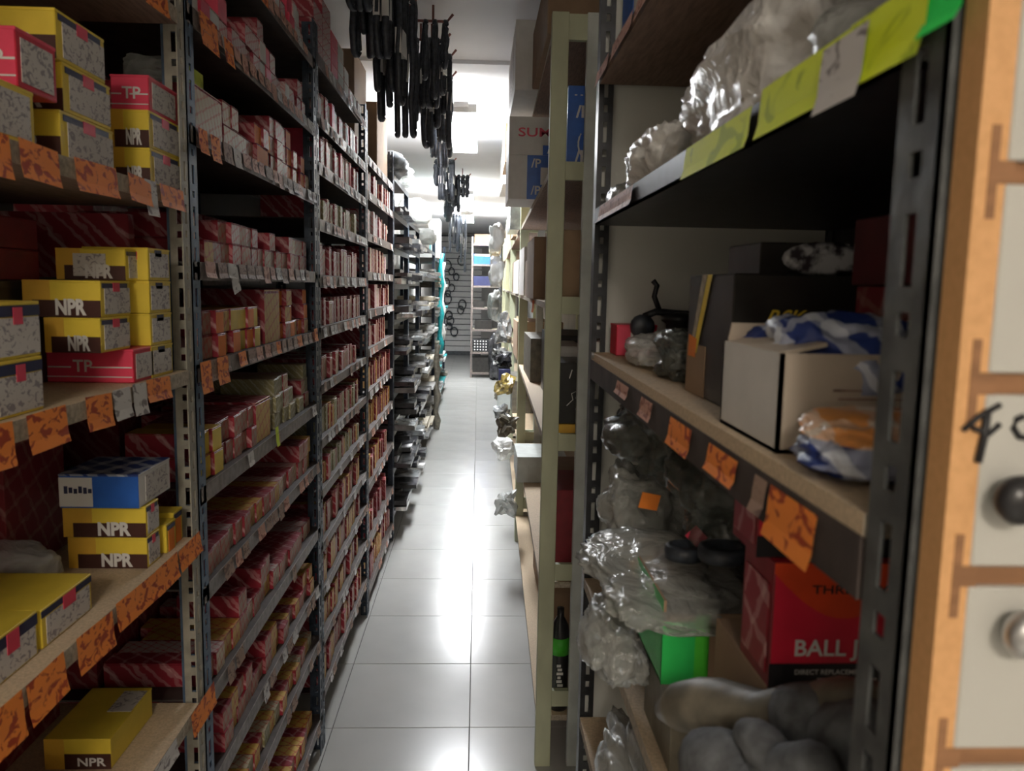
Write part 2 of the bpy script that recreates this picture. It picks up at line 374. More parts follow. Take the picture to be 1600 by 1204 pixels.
ORD = ['first', 'second', 'third', 'fourth', 'fifth', 'sixth', 'seventh', 'eighth', 'ninth', 'tenth', 'eleventh', 'twelfth'] + ['%dth' % k for k in range(13, 60)]
ENDN = {'zig_tan': 'tan-ended', 'zig_cream': 'cream-ended', 'zig_mustard': 'mustard-ended', 'zig_pink': 'pinkish', 'white': 'white', 'zig_olive': 'olive', 'orange': 'orange-ended', 'yellow': 'yellow-ended', 'zig_dark': 'dark red', 'pink_red': 'bright red'}
CART = {}
def carton_mesh(w, d, h, end, side, top=None, band=None):
    """small carton: w along the aisle (Y), d into the shelf (X), h up; origin at bottom front centre; the lid lip is real"""
    key = (round(w, 3), round(d, 3), round(h, 3), end, side, top, band)
    if key not in CART:
        mb = MB(); top = top or side
        mb.box(-d, 0, -w/2, w/2, 0, h*.93, side, xp=end, zp=top)
        mb.box(-d+.001, -.0014, -w/2+.0012, w/2-.0012, h*.93, h*.965, 'ink' if band else side)
        mb.box(-d, 0.0002, -w/2, w/2, h*.965, h, side, xp=end, zp=top)
        if band: mb.box(0, .0004, -w*.36, w*.36, h*.2, h*.7, band)
        CART[key] = mb.mesh('carton', .0006)
    return CART[key]

def rack(label, y0, y1, xf, xb, zt, pm, pm_near=None, name='shelving_rack', slots=True, near_m2=None, wd=.035):
    s = 1 if xb > xf else -1
    e = tag(empty(name, (0, 0, 0)), label, 'rack')
    post(e, xf, y0, s, 1, zt, pm_near or pm, wd, slots, near_m2); post(e, xf, y1, s, -1, zt, pm, wd, slots)
    post(e, xb, y0, -s, 1, zt, pm, wd, slots); post(e, xb, y1, -s, -1, zt, pm, wd, slots)
    return e
XL, XLB = -.52, -.93
# ---- bay A : nearest left
RA = rack('beige slotted rack of light boards with orange price tags, nearest on the left', .30, 1.482, XL, XLB, 2.5, 'beige_post')
ZA = [.80, 1.122, 1.43, 1.74, 2.045]
shA = {}
for z in ZA:
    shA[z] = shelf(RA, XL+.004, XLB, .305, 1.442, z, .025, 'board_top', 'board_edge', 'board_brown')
MB().box(XLB-.006, XLB-.003, .30, 1.48, .2, 2.45, 'shelf_dark').build('back_panel', RA)
def tagsA(z, spans, zt=None):
    for (xa, xb, kind, h) in spans:
        ya = atX(xa, 400, XL+.008).y; yb = atX(xb, 400, XL+.008).y
        price_tag(shA[z], kind, XL+.006, (ya+yb)/2, z+.028, yb-ya, h, 1, random.uniform(-.05, .05))
tagsA(1.74, [(-30, 26, 'tag_orange', .048), (40, 100, 'tag_orange', .044), (124, 188, 'tag_orange', .042), (206, 240, 'tag_orange', .040), (231, 249, 'tag_white', .055), (254, 290, 'tag_orange', .036)])
tagsA(1.43, [(-40, 6, 'tag_orange', .05), (28, 92, 'tag_orange', .046), (124, 166, 'tag_orange', .046), (168, 196, 'tag_white', .044), (200, 222, 'tag_white', .048), (222, 260, 'tag_orange', .036)])
tagsA(1.122, [(-60, -5, 'tag_orange', .055), (2, 68, 'tag_orange', .052), (90, 152, 'tag_orange', .05), (158, 236, 'tag_orange', .042), (226, 262, 'tag_orange', .044), (264, 300, 'tag_orange', .038)])
tagsA(.80, [(276, 316, 'tag_orange', .045), (200, 250, 'tag_white', .03)])
tagsA(2.045, [(238, 275, 'tag_orange', .04), (150, 210, 'tag_orange', .04)])

def box_thing(label, x0, x1, y0, y1, z0, z1, base='yellow', name='parts_box', cat='box', group=None, lid=True, bevel=.0012, **k):
    """a tuck-lid carton: body, lid standing a hair proud"""
    e = tag(empty(name, ((x0+x1)/2, (y0+y1)/2, z0)), label, cat, group)
    hx, hy, h = (x1-x0)/2, (y1-y0)/2, z1-z0
    MB().box(-hx, hx, -hy, hy, 0, h*(.97 if lid else 1), base, **k).build('body', e, bevel)
    if lid: MB().box(-hx-.0006, hx+.0006, -hy-.0006, hy+.0006, h*.93, h, k.get('zp', base), **{q: v for q, v in k.items() if q in ('yn', 'xp', 'xn')}).build('lid', e, .0008)
    e['hx'] = hx; e['hy'] = hy; e['h'] = h
    return e
def patch_yn(e, a, b, c, d, mt, name='printed_panel', eps=.001):
    """print on the face towards the camera, fractions of width and height"""
    hx, hy, h = e['hx'], e['hy'], e['h']
    return MB().box(-hx+2*hx*a, -hx+2*hx*b, -hy-eps, -hy-eps*.2, h*c, h*d, mt).build(name, e)
def patch_xp(e, a, b, c, d, mt, name='printed_panel', eps=.001, side=1):
    hx, hy, h = e['hx'], e['hy'], e['h']
    xa, xb = sorted((side*(hx+eps*.2), side*(hx+eps)))
    return MB().box(xa, xb, -hy+2*hy*a, -hy+2*hy*b, h*c, h*d, mt).build(name, e)
def ringbox(label, xl, xr, xfar, z0, z1, yref, style='yellow', xfront=-.532):
    """left row box measured in the photo: camera face from xl to xr, aisle end from xr to xfar"""
    ya = atX(xr, yref, xfront).y; yb = atX(xfar, yref, xfront).y; xa = atY(xl, yref, ya).x
    if style == 'yellow':
        e = box_thing(label, xa, xfront, ya, yb, z0, z1, 'yellow')
        patch_yn(e, .12, 1, .0, .46, 'brown_print'); patch_yn(e, 0, .35, .0, 1, 'amber', 'amber_panel', .0007)
        wd = 2*e['hx']; text('NPR', .030*(z1-z0)/.052, 'white', e, onYn(-e['hx']+wd*.42, -e['hy']-.0012, (z1-z0)*.08), .045, width=wd*.40)
        patch_xp(e, .12, .98, .08, .80, 'label', 'paper_label'); patch_xp(e, .05, .9, .80, .93, 'navy_print'); patch_xp(e, .4, .62, .7, .95, 'pink_red', 'red_mark', .0016)
    elif style == 'red':
        e = box_thing(label, xa, xfront, ya, yb, z0, z1, 'red', yn='pink_red', zp='pink_red')
        patch_yn(e, .02, .28, .44, .48, 'white', 'stripe'); patch_yn(e, .5, .98, .44, .48, 'white', 'stripe'); patch_yn(e, .0, .98, .16, .19, 'white', 'stripe')
        text('TP', .026, 'white', e, onYn(-e['hx']+2*e['hx']*.31, -e['hy']-.0012, (z1-z0)*.33), .015)
        patch_xp(e, .1, .9, .1, .85, 'label', 'paper_label')
    return e
# shelf 1.74 (top face 1.765)
T = 1.7655
h = .0615
for k, (xr, xf_, xl) in enumerate(((92, 174, -80), (99, 172, -80), (92, 166, -80))):
    ringbox('yellow and brown ring box, %s of the tall stack at the left frame edge' % ['lowest', 'middle', 'topmost'][k], xl, xr, xf_, T+k*h, T+(k+1)*h-.0006, 160, xfront=-.534)
e = box_thing('yellow box with white paper end label under the pink box at the left edge', -.66, -.526, .905, .995, T, T+.064, 'yellow'); patch_xp(e, .15, .9, .1, .88, 'label', 'paper_label'); patch_xp(e, 0, .15, .5, 1, 'navy_print')
e = ringbox('pink and red box with white stripes resting on a yellow one, top left', -60, 27, 88, T+.0645, T+.13, 120, 'red', -.526)
e = box_thing('yellow box with purple end label, cut by the left frame edge on the top shelf', -.66, -.524, .80, .893, T, T+.075, 'yellow'); patch_xp(e, .4, .98, .1, .8, 'label', 'paper_label'); patch_xp(e, .2, .98, .8, .95, 'navy_print')
for k in range(2):
    ringbox('yellow and brown ring box, %s under the red-lidded one by the beige post' % ['bottom', 'second'][k], 173, 234, 281, T+k*.0585, T+(k+1)*.0585-.0006, 240, xfront=-.528)
ringbox('red-lidded box on top of the stack by the beige post', 172, 232, 276, T+.117, T+.172, 130, 'red', -.53)
# shelf 1.43 (top face 1.455)
T = 1.4555
ringbox('red box with white stripes at the foot of the stack, second shelf', 74, 210, 243, T, T+.052, 600, 'red', -.529)
ringbox('yellow and brown ring box lying on the red striped box', 70, 157, 203, T+.053, T+.103, 525, xfront=-.540)
ringbox('yellow and brown ring box, third up on the red striped box', 36, 157, 203, T+.1035, T+.156, 470, xfront=-.542)
for k in range(4):
    e = box_thing('small box with grey paper label, %s of four behind the red striped box' % ['lowest', 'second', 'third', 'top'][k], -.63, -.528, 1.312, 1.402, T+k*.0525, T+(k+1)*.0525-.0006, 'yellow'); patch_xp(e, .08, .92, .1, .85, 'label', 'paper_label'); patch_xp(e, .3, .6, .75, .95, 'navy_print')
e = ringbox('yellow box with a white sticker crowning the stack, second shelf', 88, 196, 236, T+.157, T+.205, 420, xfront=-.546); patch_yn(e, .25, .72, .12, .84, 'label', 'sticker', .0016)
for k in range(2):
    e = box_thing('box with purple and white end label, %s of two at the left edge' % ['lower', 'upper'][k], -.66, -.530, .897, .990, T+k*.066, T+(k+1)*.066-.0006, 'yellow'); patch_xp(e, .02, .98, .06, .72, 'label', 'paper_label'); patch_xp(e, 0, 1, .74, .93, 'navy_print'); patch_xp(e, .4, .6, .6, .9, 'pink_red', 'red_mark', .0016)
for k in range(2):
    e = box_thing('dark red flat box, %s of the pair hiding at the back of the second shelf' % ['lower', 'upper'][k], -.86, -.665, 1.02, 1.25, T+.155+k*.045, T+.155+(k+1)*.045-.001, 'deep_red')
e = box_thing('black box with small white lettering behind the yellow stack', -.87, -.66, 1.0, 1.27, T, T+.154, 'black_carton'); text('- - - -', .02, 'white', e, onYn(-.02, -e['hy'], .12))
t = tag(empty('small_tin', (-.60, 1.05, T)), 'small dark gold tin with red cap standing at the left edge', 'tin')
b = MB(); b.smooth = True; b.lathe([(.020, 0), (.021, .01), (.021, .09), (.018, .1)], 'olive_wrap').build('body', t); b = MB(); b.smooth = True; b.lathe([(.019, .1), (.021, .115), (.016, .128)], 'deep_red').build('cap', t)
e = box_thing('large red box printed with pale triangles at the back of the second shelf', -.83, -.60, 1.415, 1.438, T+.16, T+.27, 'zig_red', lid=False)
e = box_thing('red box printed with pale triangles under the big one, by the beige post', -.62, -.575, 1.41, 1.438, T, T+.055, 'zig_red')
# shelf 1.122 (top 1.147)
T = 1.1475
for k in range(2):
    ringbox('yellow and brown ring box, %s under the blue box' % ['lower', 'upper'][k], 106-k*6, 229, 249, T+k*.052, T+(k+1)*.052-.0006, 840, xfront=-.533)
e = ringbox('blue and white box lying on two yellow boxes', 92, 216, 240, T+.1045, T+.158, 760, 'plain', -.536) if False else None
ya = atX(216, 760, -.536).y
e = box_thing('blue and white box lying on two yellow ones, third shelf', atY(92, 760, ya).x, -.536, ya, ya+.13, T+.1045, T+.160, 'blue', zp='bluewhite', xp='white')
patch_yn(e, 0, .42, .05, .9, 'white'); [MB().box(-e['hx']+.008+q*.0075, -e['hx']+.0135+q*.0075, -e['hy']-.0016, -e['hy']-.001, .024+.001*(q % 2), .036-.002*(q % 3), 'navy_print').build('worn_print', e) for q in range(6)]; patch_xp(e, .2, .9, .1, .85, 'label', 'paper_label')
for k, (y, xx) in enumerate(((1.352, -.53), (1.398, -.535))):
    e = box_thing('yellow box with orange sticker %s, third shelf' % ['next to the stack', 'touching the beige post'][k], -.62, xx, y, y+.042, T, T+.050+.008*k, 'yellow'); patch_xp(e, .2, .8, 0, .75, 'orange', 'sticker'); patch_xp(e, .1, .9, .77, .92, 'navy_print')
e = box_thing('flat yellow box with purple end panel in front of the tall stack, third shelf', -.80, -.545, .985, 1.115, T, T+.052, 'yellow'); patch_xp(e, 0, 1, .78, .95, 'navy_print'); patch_xp(e, .08, .95, .05, .74, 'label', 'paper_label'); patch_xp(e, .4, .65, .6, .95, 'pink_red', 'red_mark', .0016)
e = box_thing('flat yellow box with glossy end, second nearest on the third shelf', -.76, -.545, .875, .975, T, T+.056, 'yellow'); patch_xp(e, 0, 1, .7, .95, 'navy_print'); patch_xp(e, .08, .95, .05, .7, 'label', 'paper_label'); patch_xp(e, .35, .6, .5, .95, 'pink_red', 'red_mark', .0016)
e = box_thing('flat yellow box with purple end nearest the viewer, third shelf', -.76, -.548, .77, .865, T, T+.062, 'yellow'); patch_xp(e, 0, 1, .7, .95, 'navy_print'); patch_xp(e, .08, .95, .05, .7, 'label', 'paper_label')
tag(crumple('plastic_bag', (-.70, 1.19, T), (.13, .10, .075), 'poly', 3, flat=.1), 'clear crumpled bag behind the flat yellow boxes on the left', 'bag')
e = box_thing('dark red carton at the back of the third shelf on the left', -.90, -.72, 1.22, 1.40, T, T+.22, 'zig_dark')
# shelf .80
T = .8255
e = box_thing('yellow and brown box alone on the lowest left shelf', -.69, -.585, 1.235, 1.40, T, T+.052, 'yellow'); patch_yn(e, .3, 1, 0, .5, 'brown_print'); patch_yn(e, 0, .3, 0, 1, 'amber', 'amber_panel', .0007); text('NPR', .020, 'white', e, onYn(0, -e['hy']-.0012, .006), .02, width=.045); MB().box(.01, .05, .0, .07, e['h'], e['h']+.0008, 'label').build('paper_label', e)
e = box_thing('red and white box at the bottom left corner', -.78, -.60, 1.02, 1.13, T, T+.045, 'red', zp='deep_red'); patch_xp(e, 0, .5, .0, .9, 'white'); patch_yn(e, .6, 1, 0, .8, 'white')
e = box_thing('white box with a light blue panel beside the red one, bottom left', -.70, -.565, .90, 1.0, T, T+.038, 'white'); patch_yn(e, .5, .9, .1, .9, 'teal')
e = box_thing('stack of dark red stock carton at the back of the lowest left shelf', -.90, -.75, 1.0, 1.4, T, T+.20, 'zig_dark')

# ---- bays B C D
def lbl(y0, y1, zs, label, pm, **k): return rack(label, y0, y1, XL, XLB, k.pop('zt', 2.42), pm, **k)
RB = rack('dark rack full of red cartons, second on the left behind the blue post', 1.486, 2.632, XL, XLB, 2.42, 'navy', 'blue_post', near_m2='blue_post', wd=.042)
ZB = [.10, .385, .58, .77, .993, 1.19, 1.425, 1.615, 1.858, 2.068, 2.272]
ZCs = [.17, .36, .535, .698, .885, 1.058, 1.243, 1.428, 1.60, 1.782, 1.962, 2.115, 2.30]
ZD = [.08, .32, .60, .858, 1.06, 1.265, 1.45, 1.63, 1.812, 2.005, 2.165]
RC = rack('dark rack of closely set shelves, third on the left', 2.636, 3.775, XL, XLB, 2.42, 'navy')
RD = rack('dark rack with worn pale shelf edges, fourth on the left', 3.779, 4.95, XL, XLB, 2.40, 'navy')
def tagrow(sh, z, y0, y1, kinds, step=.062, skip=.1, h=.031):
    y = y0+.05
    while y < y1-.04:
        wd = random.choice((.045, .055, .06))
        if random.random() > skip:
            price_tag(sh, random.choice(kinds), XL+.001, y+wd/2, z+.036, wd, h if random.random() < .85 else h*1.3, 1, random.uniform(-.04, .04))
        y += wd+random.uniform(.002, .02)
OR, PK, BR, WH = 'tag_orange', 'tag_pink', 'tag_brown', 'tag_white'
shB = {}
for i, z in enumerate(ZB):
    shB[i] = shelf(RB, XL, XLB, 1.492, 2.626, z, 0, 'shelf_dark', 'lip', 'shelf_dark', 'lip')
    ks = [[BR], [BR], [BR, WH], [BR], [BR, PK, BR], [BR, WH], [OR, BR, PK, BR], [PK, BR, BR, WH], [PK, BR, PK, WH], [PK, PK, WH], [PK, PK, WH]][i]
    tagrow(shB[i], z, 1.50, 2.6, ks, skip=[.6, .5, .5, .7, .2, .6, .05, .05, .1, .05, .05][i])
price_tag(shB[6], OR, XL+.004, 1.63, 1.463, .07, .055); price_tag(shB[6], OR, XL+.004, 1.53, 1.463, .06, .06); price_tag(shB[6], OR, XL+.004, 2.56, 1.47, .05, .04)
price_tag(shB[8], OR, XL+.004, 1.55, 1.893, .05, .045); price_tag(shB[8], OR, XL+.004, 1.62, 1.893, .055, .05)
price_tag(shB[9], OR, XL+.004, 1.60, 2.105, .10, .06); price_tag(shB[9], OR, XL+.004, 1.72, 2.10, .06, .05); price_tag(shB[10], OR, XL+.004, 2.0, 2.31, .07, .05)
price_tag(shB[5], 'tag_yellow', XL+.006, 2.045, 1.245, .03, .05)
price_tag(shB[7], WH, XL+.004, 1.72, 1.64, .05, .05, 1, .2)
for i, z in enumerate(ZCs):
    s = shelf(RC, XL, XLB, 2.642, 3.769, z, 0, 'shelf_dark', 'lip', 'shelf_dark', 'lip', .04 if i > 6 else .032)
    tagrow(s, z, 2.65, 3.75, [BR, PK, WH] if i > 6 else [BR, WH], skip=.25 if i > 6 else .6)
for i, z in enumerate(ZD):
    s = shelf(RD, XL, XLB, 3.785, 4.944, z, 0, 'shelf_dark', 'lip', 'shelf_dark', 'lip', .04)
    tagrow(s, z, 3.80, 4.93, [WH, PK, WH], skip=.5)
# cartons: style = list of (end, side, top)
RED = ('zig_tan', 'zig_red', 'zig_red'); RCR = ('zig_cream', 'zig_red', 'zig_pink'); MUS = ('zig_mustard', 'zig_red', 'zig_mustard'); PNK = ('zig_pink', 'zig_red', 'white')
WHT = ('white', 'zig_pink', 'white'); OLV = ('zig_olive', 'zig_olive', 'zig_cream'); ORG = ('orange', 'zig_red', 'zig_red'); YEL = ('yellow', 'zig_red', 'amber'); DRK = ('zig_dark', 'zig_dark', 'zig_dark'); PR = ('pink_red', 'pink_red', 'white')
def heights(n, lo, hi, seed):
    rr = random.Random(seed); out = []; v = rr.uniform(lo, hi)
    while len(out) < n:
        v = min(hi, max(lo, v+rr.uniform(-1, 1)*.9)); out += [int(round(v))]*rr.choice((1, 2, 3))
    return out[:n]
def fill(place, row, z, y0, y1, styles, wd, hts, tiers, depth, seed, name='carton', maxz=9, coll=None, cat='carton', xoff=.012, band=None):
    rr = random.Random(seed); y = y0; k = 0; n = 0
    T = heights(60, tiers[0], tiers[1], seed) if isinstance(tiers, tuple) else tiers
    while y < y1-wd[0]*.8:
        w_ = rr.choice(wd); w_ = min(w_, y1-y); h_ = rr.choice(hts); st = rr.choice(styles); dd = rr.choice(depth); zz = z; nt = T[k % len(T)]; k += 1
        jx = rr.uniform(0, xoff)
        for t in range(nt):
            if zz+h_ > maxz: break
            if rr.random() < .25: st = rr.choice(styles)
            fx = XL-.006-jx-rr.uniform(0, xoff*.7)-t*.001
            if coll is not None:
                coll.box(fx-dd, fx, y, y+w_-.002, zz, zz+h_-.0008, st[1], xp=st[0], zp=st[2])
            else:
                o = link(name, carton_mesh(w_-.002, dd, h_-.0008, *st, band), None, (fx, y+w_/2-.001, zz), rr.uniform(-.012, .012))
                tag(o, '%s carton, %s from near end, %s, %s' % (ENDN[st[0]], ORD[k-1], ['bottom tier', 'second tier', 'third tier', 'fourth tier'][t] if max(T) > 1 else 'upright', row), cat, '%s, %s' % (place+'s', row)); n += 1
            zz += h_
        y += w_
    return n
W1 = [.05, .056, .062]
TB = lambda i: ZB[i]+.0348
nB = 0
rowsB = [
 (0, [RED, MUS], (1, 1), 'floor-level shelf, second left rack', .05, (1.9, 2.58)),
 (1, [MUS, RED, OLV], (1, 2), 'second shelf up, second left rack', .045, (1.75, 2.58)),
 (2, [MUS, RED, RED], (1, 2), 'third shelf up, second left rack', .045, (1.62, 2.58)),
 (3, [RED, MUS, RCR], (1, 2), 'fourth shelf up, second left rack', .05, (1.54, 2.58)),
 (4, [RED, RED, RCR, MUS], (1, 2), 'fifth shelf up, second left rack', .05, (1.54, 2.58)),
 (5, [RED, RED, YEL], [2, 2, 2, 2, 2, 2], 'near half of lime-tagged shelf', .048, (1.54, 1.92)),
 (5, [OLV, OLV, RCR], [2, 3, 3, 3, 2, 1, 1], 'far half of lime-tagged shelf', .045, (2.06, 2.58)),
 (6, [RED, YEL, YEL, ORG, MUS], [2, 2, 2, 2, 2, 2], 'near half of orange-tagged shelf', .048, (1.54, 2.0)),
 (6, [MUS, RED, ORG], [3, 3, 2, 1, 1], 'far end of orange-tagged shelf', .045, (2.18, 2.56)),
 (7, [RED, RCR, MUS, RED, PNK], [2, 1, 1, 2, 2, 2, 2, 2, 1, 1], 'eye-level shelf, second left rack', .045, (1.54, 2.56)),
 (8, [RCR, RCR, RED, ORG], [2, 2, 1, 1, 2, 2, 2, 3, 3, 3, 3, 2], 'shelf with green-lined bag', .048, (1.74, 2.58)),
 (9, [PNK, WHT, PR, PNK], [1, 1, 1, 2, 1, 1, 2, 2, 3, 2, 2, 1], 'second shelf from top, second left rack', .048, (1.56, 2.56)),
 (10, [PNK, WHT, PR], [1, 1, 2, 2, 2, 1], 'top shelf, second left rack', .05, (1.9, 2.58)),
]
for (i, st, tr, row, hh, (ya, yb)) in rowsB:
    nB += fill('small printed carton', row, TB(i), ya, yb, st, W1, [hh], tr, [.14, .17, .20], 31+i*7+int(ya*100), maxz=(ZB[i+1]-.004) if i < 10 else 2.6, band=None)
# taller red cartons standing in the rows
for (i, ya, yb, hh, dd, lab) in ((6, 2.02, 2.17, .135, .20, 'tall red printed carton between yellow ones, shelf with orange tags'), (5, 1.925, 2.055, .10, .20, 'broad red and tan carton beside the lime tag'),
        (8, 1.56, 1.72, .085, .20, 'red and white printed carton under the green-lined bag'), (4, 2.36, 2.42, 0, 0, '')):
    if hh:
        o = link('carton', carton_mesh(yb-ya, dd, hh, 'zig_cream' if i == 8 else 'zig_mustard', 'zig_red', 'zig_red'), None, (XL-.012, (ya+yb)/2, TB(i))); tag(o, lab, 'carton')
BACKM = {}
for i, z in enumerate(ZB[:-1]):
    # deep stock at the back of each shelf
    y = 1.53+.07*(i % 3); q = 0
    while y < 2.36 and i > 1:
        hh = min(ZB[i+1]-z-.05, random.choice((.10, .12, .14))); wd = random.choice((.16, .2, .24))
        o = link('carton', carton_mesh(wd-.004, .15, hh, 'zig_dark', 'zig_dark', 'zig_dark'), None, (-.745, y+wd/2, TB(i)))
        q += 1; tag(o, 'dark red back-row carton, %s from near end, shelf %s, second left rack' % (ORD[q-1], ['', '', 'third from floor', 'fourth from floor', 'fifth from floor', 'sixth from floor', 'seventh from floor', 'just under eye level', 'with green bag', 'second from top'][i]), 'carton', 'dark red stock at the back of a shelf %d' % i)
        y += wd+random.uniform(0, .08)
bg = tag(crumple('green_lined_bag', (-.62, 1.63, TB(8)+.086), (.13, .13, .065), 'poly_grey', 9, flat=.1), 'clear bag of dark green pieces lying on red carton', 'bag')
tag(link('paper_label', MB().box(-.001, .001, -.035, .035, 0, .032, 'tag_yellow').mesh('paper_label'), bg, (.066, .01, .008)), 'lime green label')
bx = box_thing('black carton at the back of the eye-level shelf, second left rack', -.72, -.60, 1.95, 2.2, TB(7)+.0915, TB(7)+.16, 'black_carton') if False else None
ns = 0
for i, z in enumerate(ZCs):
    if i >= 12: break
    free = ZCs[i+1]-z-.045
    st = [RED, MUS] if i < 4 else [RED, RCR, MUS] if i < 6 else [RED, RCR, PNK] if i < 9 else [PNK, WHT, RED, PR]
    if i in (4, 5): st = [OLV, MUS, RED]
    if i == 9: st = [RCR, OLV, RCR]
    hh = min(free, random.choice((.085, .095, .105)))
    row = '%s shelf up, third left rack' % ORD[i]
    wd = [.042, .048, .055]
    ns += fill('slim upright carton', row, z+(.0408 if i > 6 else .0328), 2.68, 3.66-random.uniform(0, .15), st, wd, [hh, hh*.85], (1, 1), [.14, .18], 401+i, name='slim_carton', maxz=z+free+.05, cat='carton')
t = tag(link('folded_cloth', MB().box(-.2, 0, -.11, .11, 0, .045, 'teal').mesh('folded_cloth', .008), None, (XL-.008, 2.80, 1.823)), 'teal flat pack lying on the third left rack above eye level', 'pack') if False else None
stk = MB()
for i, z in enumerate(ZD[:-1]):
    free = ZD[i+1]-z-.05
    st = [RED, MUS, DRK] if i < 5 else [RED, RCR, PNK] if i < 8 else [PNK, WHT, RED]
    fill('', '', z+.0408, 3.82, 4.9-random.uniform(0, .2), st, [.04, .05], [min(free, .10), min(free, .12)], (1, 1), [.14, .2], 777+i, coll=stk, xoff=.02)
o = stk.build('cartons'); tag(o, 'rows of slim red and white cartons filling the fourth left rack', 'cartons', None, 'stuff')
# boxes on top of B, C
def topbox(label, y0, y1, z0, hh, dd, st, xf=XL-.01): return tag(link('carton', carton_mesh(y1-y0, dd, hh, *st), None, (xf, (y0+y1)/2, z0)), label, 'carton')
TC = ZCs[-1]+.0408
k = 0
for (ya, yb, n, st) in ((2.66, 2.80, 3, PNK), (2.805, 2.95, 4, PNK), (2.96, 3.09, 3, PR), (3.10, 3.22, 3, WHT), (3.24, 3.34, 2, WHT), (3.36, 3.44, 1, PNK), (3.46, 3.54, 1, WHT), (3.58, 3.68, 1, WHT)):
    for t in range(n):
        topbox('%s carton %s, column %s on top of the third left rack' % ({'white': 'white', 'pink_red': 'bright red', 'zig_pink': 'pink-printed'}[st[0]], ['at the bottom', 'second up', 'third up', 'fourth up'][t], ['nearest the viewer', 'second', 'third', 'fourth', 'fifth', 'sixth', 'seventh', 'farthest'][k]), ya, yb, TC+t*.052, .0514, .2, st)
    k += 1
def cardbox(label, x0, x1, y0, y1, z0, z1, base='cardboard', **k):
    e = box_thing(label, x0, x1, y0, y1, z0, z1, base, 'cardboard_box', 'box', lid=False, bevel=.003, **k)
    hx, hy, h = e['hx'], e['hy'], e['h']
    MB().box(-.022, .022, -hy-.0008, hy+.0008, h-.05, h+.0008, 'tape').build('packing_tape', e)
    MB().box(-hx, -.001, -hy, hy, h, h+.003, base).build('flap', e); MB().box(.001, hx, -hy, hy, h, h+.003, base).build('flap', e)
    return e
TD = ZD[-1]+.0408
cardbox('tall brown cardboard box behind the belts on the fourth left rack', -.86, -.60, 3.95, 4.35, TD, TD+.50)
cardbox('plain brown cardboard box beside the tall one on the fourth left rack', -.86, -.55, 4.40, 4.88, TD, TD+.36)
e = box_thing('blue and white carton on the top shelf corner of the second left rack', -.80, -.60, 1.56, 1.75, TB(10), TB(10)+.12, 'white')

# ---- bays E F G : dark wrapped goods
def wrapped_rack(y0, y1, zt, label, zs, pm='navy', seed=1, place='', mats=('black_wrap', 'black_wrap', 'grey_wrap', 'black_wrap', 'black_wrap', 'foil'), out=.10, xf=XL, wr=(.20, .36)):
    e = rack(label, y0, y1, xf, XLB, zt, pm, slots=False)
    rr = random.Random(seed); kk = 0; hs = ['floor-level', 'second from floor', 'third from floor', 'fourth from floor', 'fifth', 'sixth', 'seventh', 'eighth', 'ninth', 'top']
    for i, z in enumerate(zs):
        shelf(e, xf, XLB, y0+.006, y1-.006, z, 0, 'shelf_dark', 'grey_metal', 'shelf_dark', 'grey_metal')
        if i == len(zs)-1 and y0 < 12: break
        y = y0+.04; zz = z+.0348; kk = 0
        nxt = zs[i+1]-.01 if i+1 < len(zs) else z+.4
        while y < y1-.19:
            kk += 1; wd = rr.uniform(*wr); wd = min(wd, y1-.04-y); z2 = zz; ml = rr.choice(mats); q = rr.choice((1, 2, 2, 3))
            for t in range(q):
                hh = rr.uniform(.025, .05)
                if z2+hh > nxt: break
                pr = rr.uniform(0, out); mt = rr.choice(mats)
                mb = MB(); nx, ny = 6, 4; D = .30+pr
                top = [[0]*(ny+1) for _ in range(nx+1)]
                P = lambda a, b, up: Vector((xf-.30+D*a/nx, -wd/2+.004+(wd-.008)*b/ny, (hh*(.78+.22*noise.noise(Vector((a*1.3+t, b*1.7+i, y*9)))) if up else 0)))
                for a in range(nx):
                    for b in range(ny):
                        mb.face([P(a, b, 1), P(a+1, b, 1), P(a+1, b+1, 1), P(a, b+1, 1)], mt)
                        mb.face([P(a, b, 0), P(a, b+1, 0), P(a+1, b+1, 0), P(a+1, b, 0)], mt)
                for b in range(ny):
                    mb.face([P(nx, b, 0), P(nx, b+1, 0), P(nx, b+1, 1), P(nx, b, 1)], mt); mb.face([P(0, b+1, 0), P(0, b, 0), P(0, b, 1), P(0, b+1, 1)], mt)
                for a in range(nx):
                    mb.face([P(a, 0, 0), P(a+1, 0, 0), P(a+1, 0, 1), P(a, 0, 1)], mt); mb.face([P(a+1, ny, 0), P(a, ny, 0), P(a, ny, 1), P(a+1, ny, 1)], mt)
                o = link('wrapped_pack', mb.mesh('wrapped_pack'), None, (0, y+wd/2, z2))
                cn = {'black_wrap': 'black', 'grey_wrap': 'grey', 'foil': 'silvery', 'olive_wrap': 'olive', 'poly_white': 'whitish', 'teal': 'teal', 'cream': 'cream', 'white': 'white'}[mt]
                rw = '%s shelf, %s' % (ORD[i], place.replace('the ', ''))
                tag(o, '%s wrapped pack, %s from near end, %s, %s' % (cn, ORD[kk-1], ['bottom', 'second up', 'third up'][t], rw), 'pack', '%s wrapped packs, %s' % (cn, rw)); z2 += hh+.001
            y += wd+rr.uniform(.0, .05)
    return e
ZE = [.14, .42, .66, .90, 1.14, 1.36, 1.58, 1.80, 2.02, 2.24]
wrapped_rack(4.954, 6.00, 2.274, 'dark rack of flat plastic-wrapped packs, fifth on the left', ZE, seed=3, place='the fifth left rack', out=.13)
wrapped_rack(6.004, 7.10, 2.084, 'dark rack of mixed wrapped packs, sixth on the left', [.14, .40, .62, .88, 1.12, 1.34, 1.60, 1.84, 2.05], seed=5, place='the sixth left rack', out=.12)
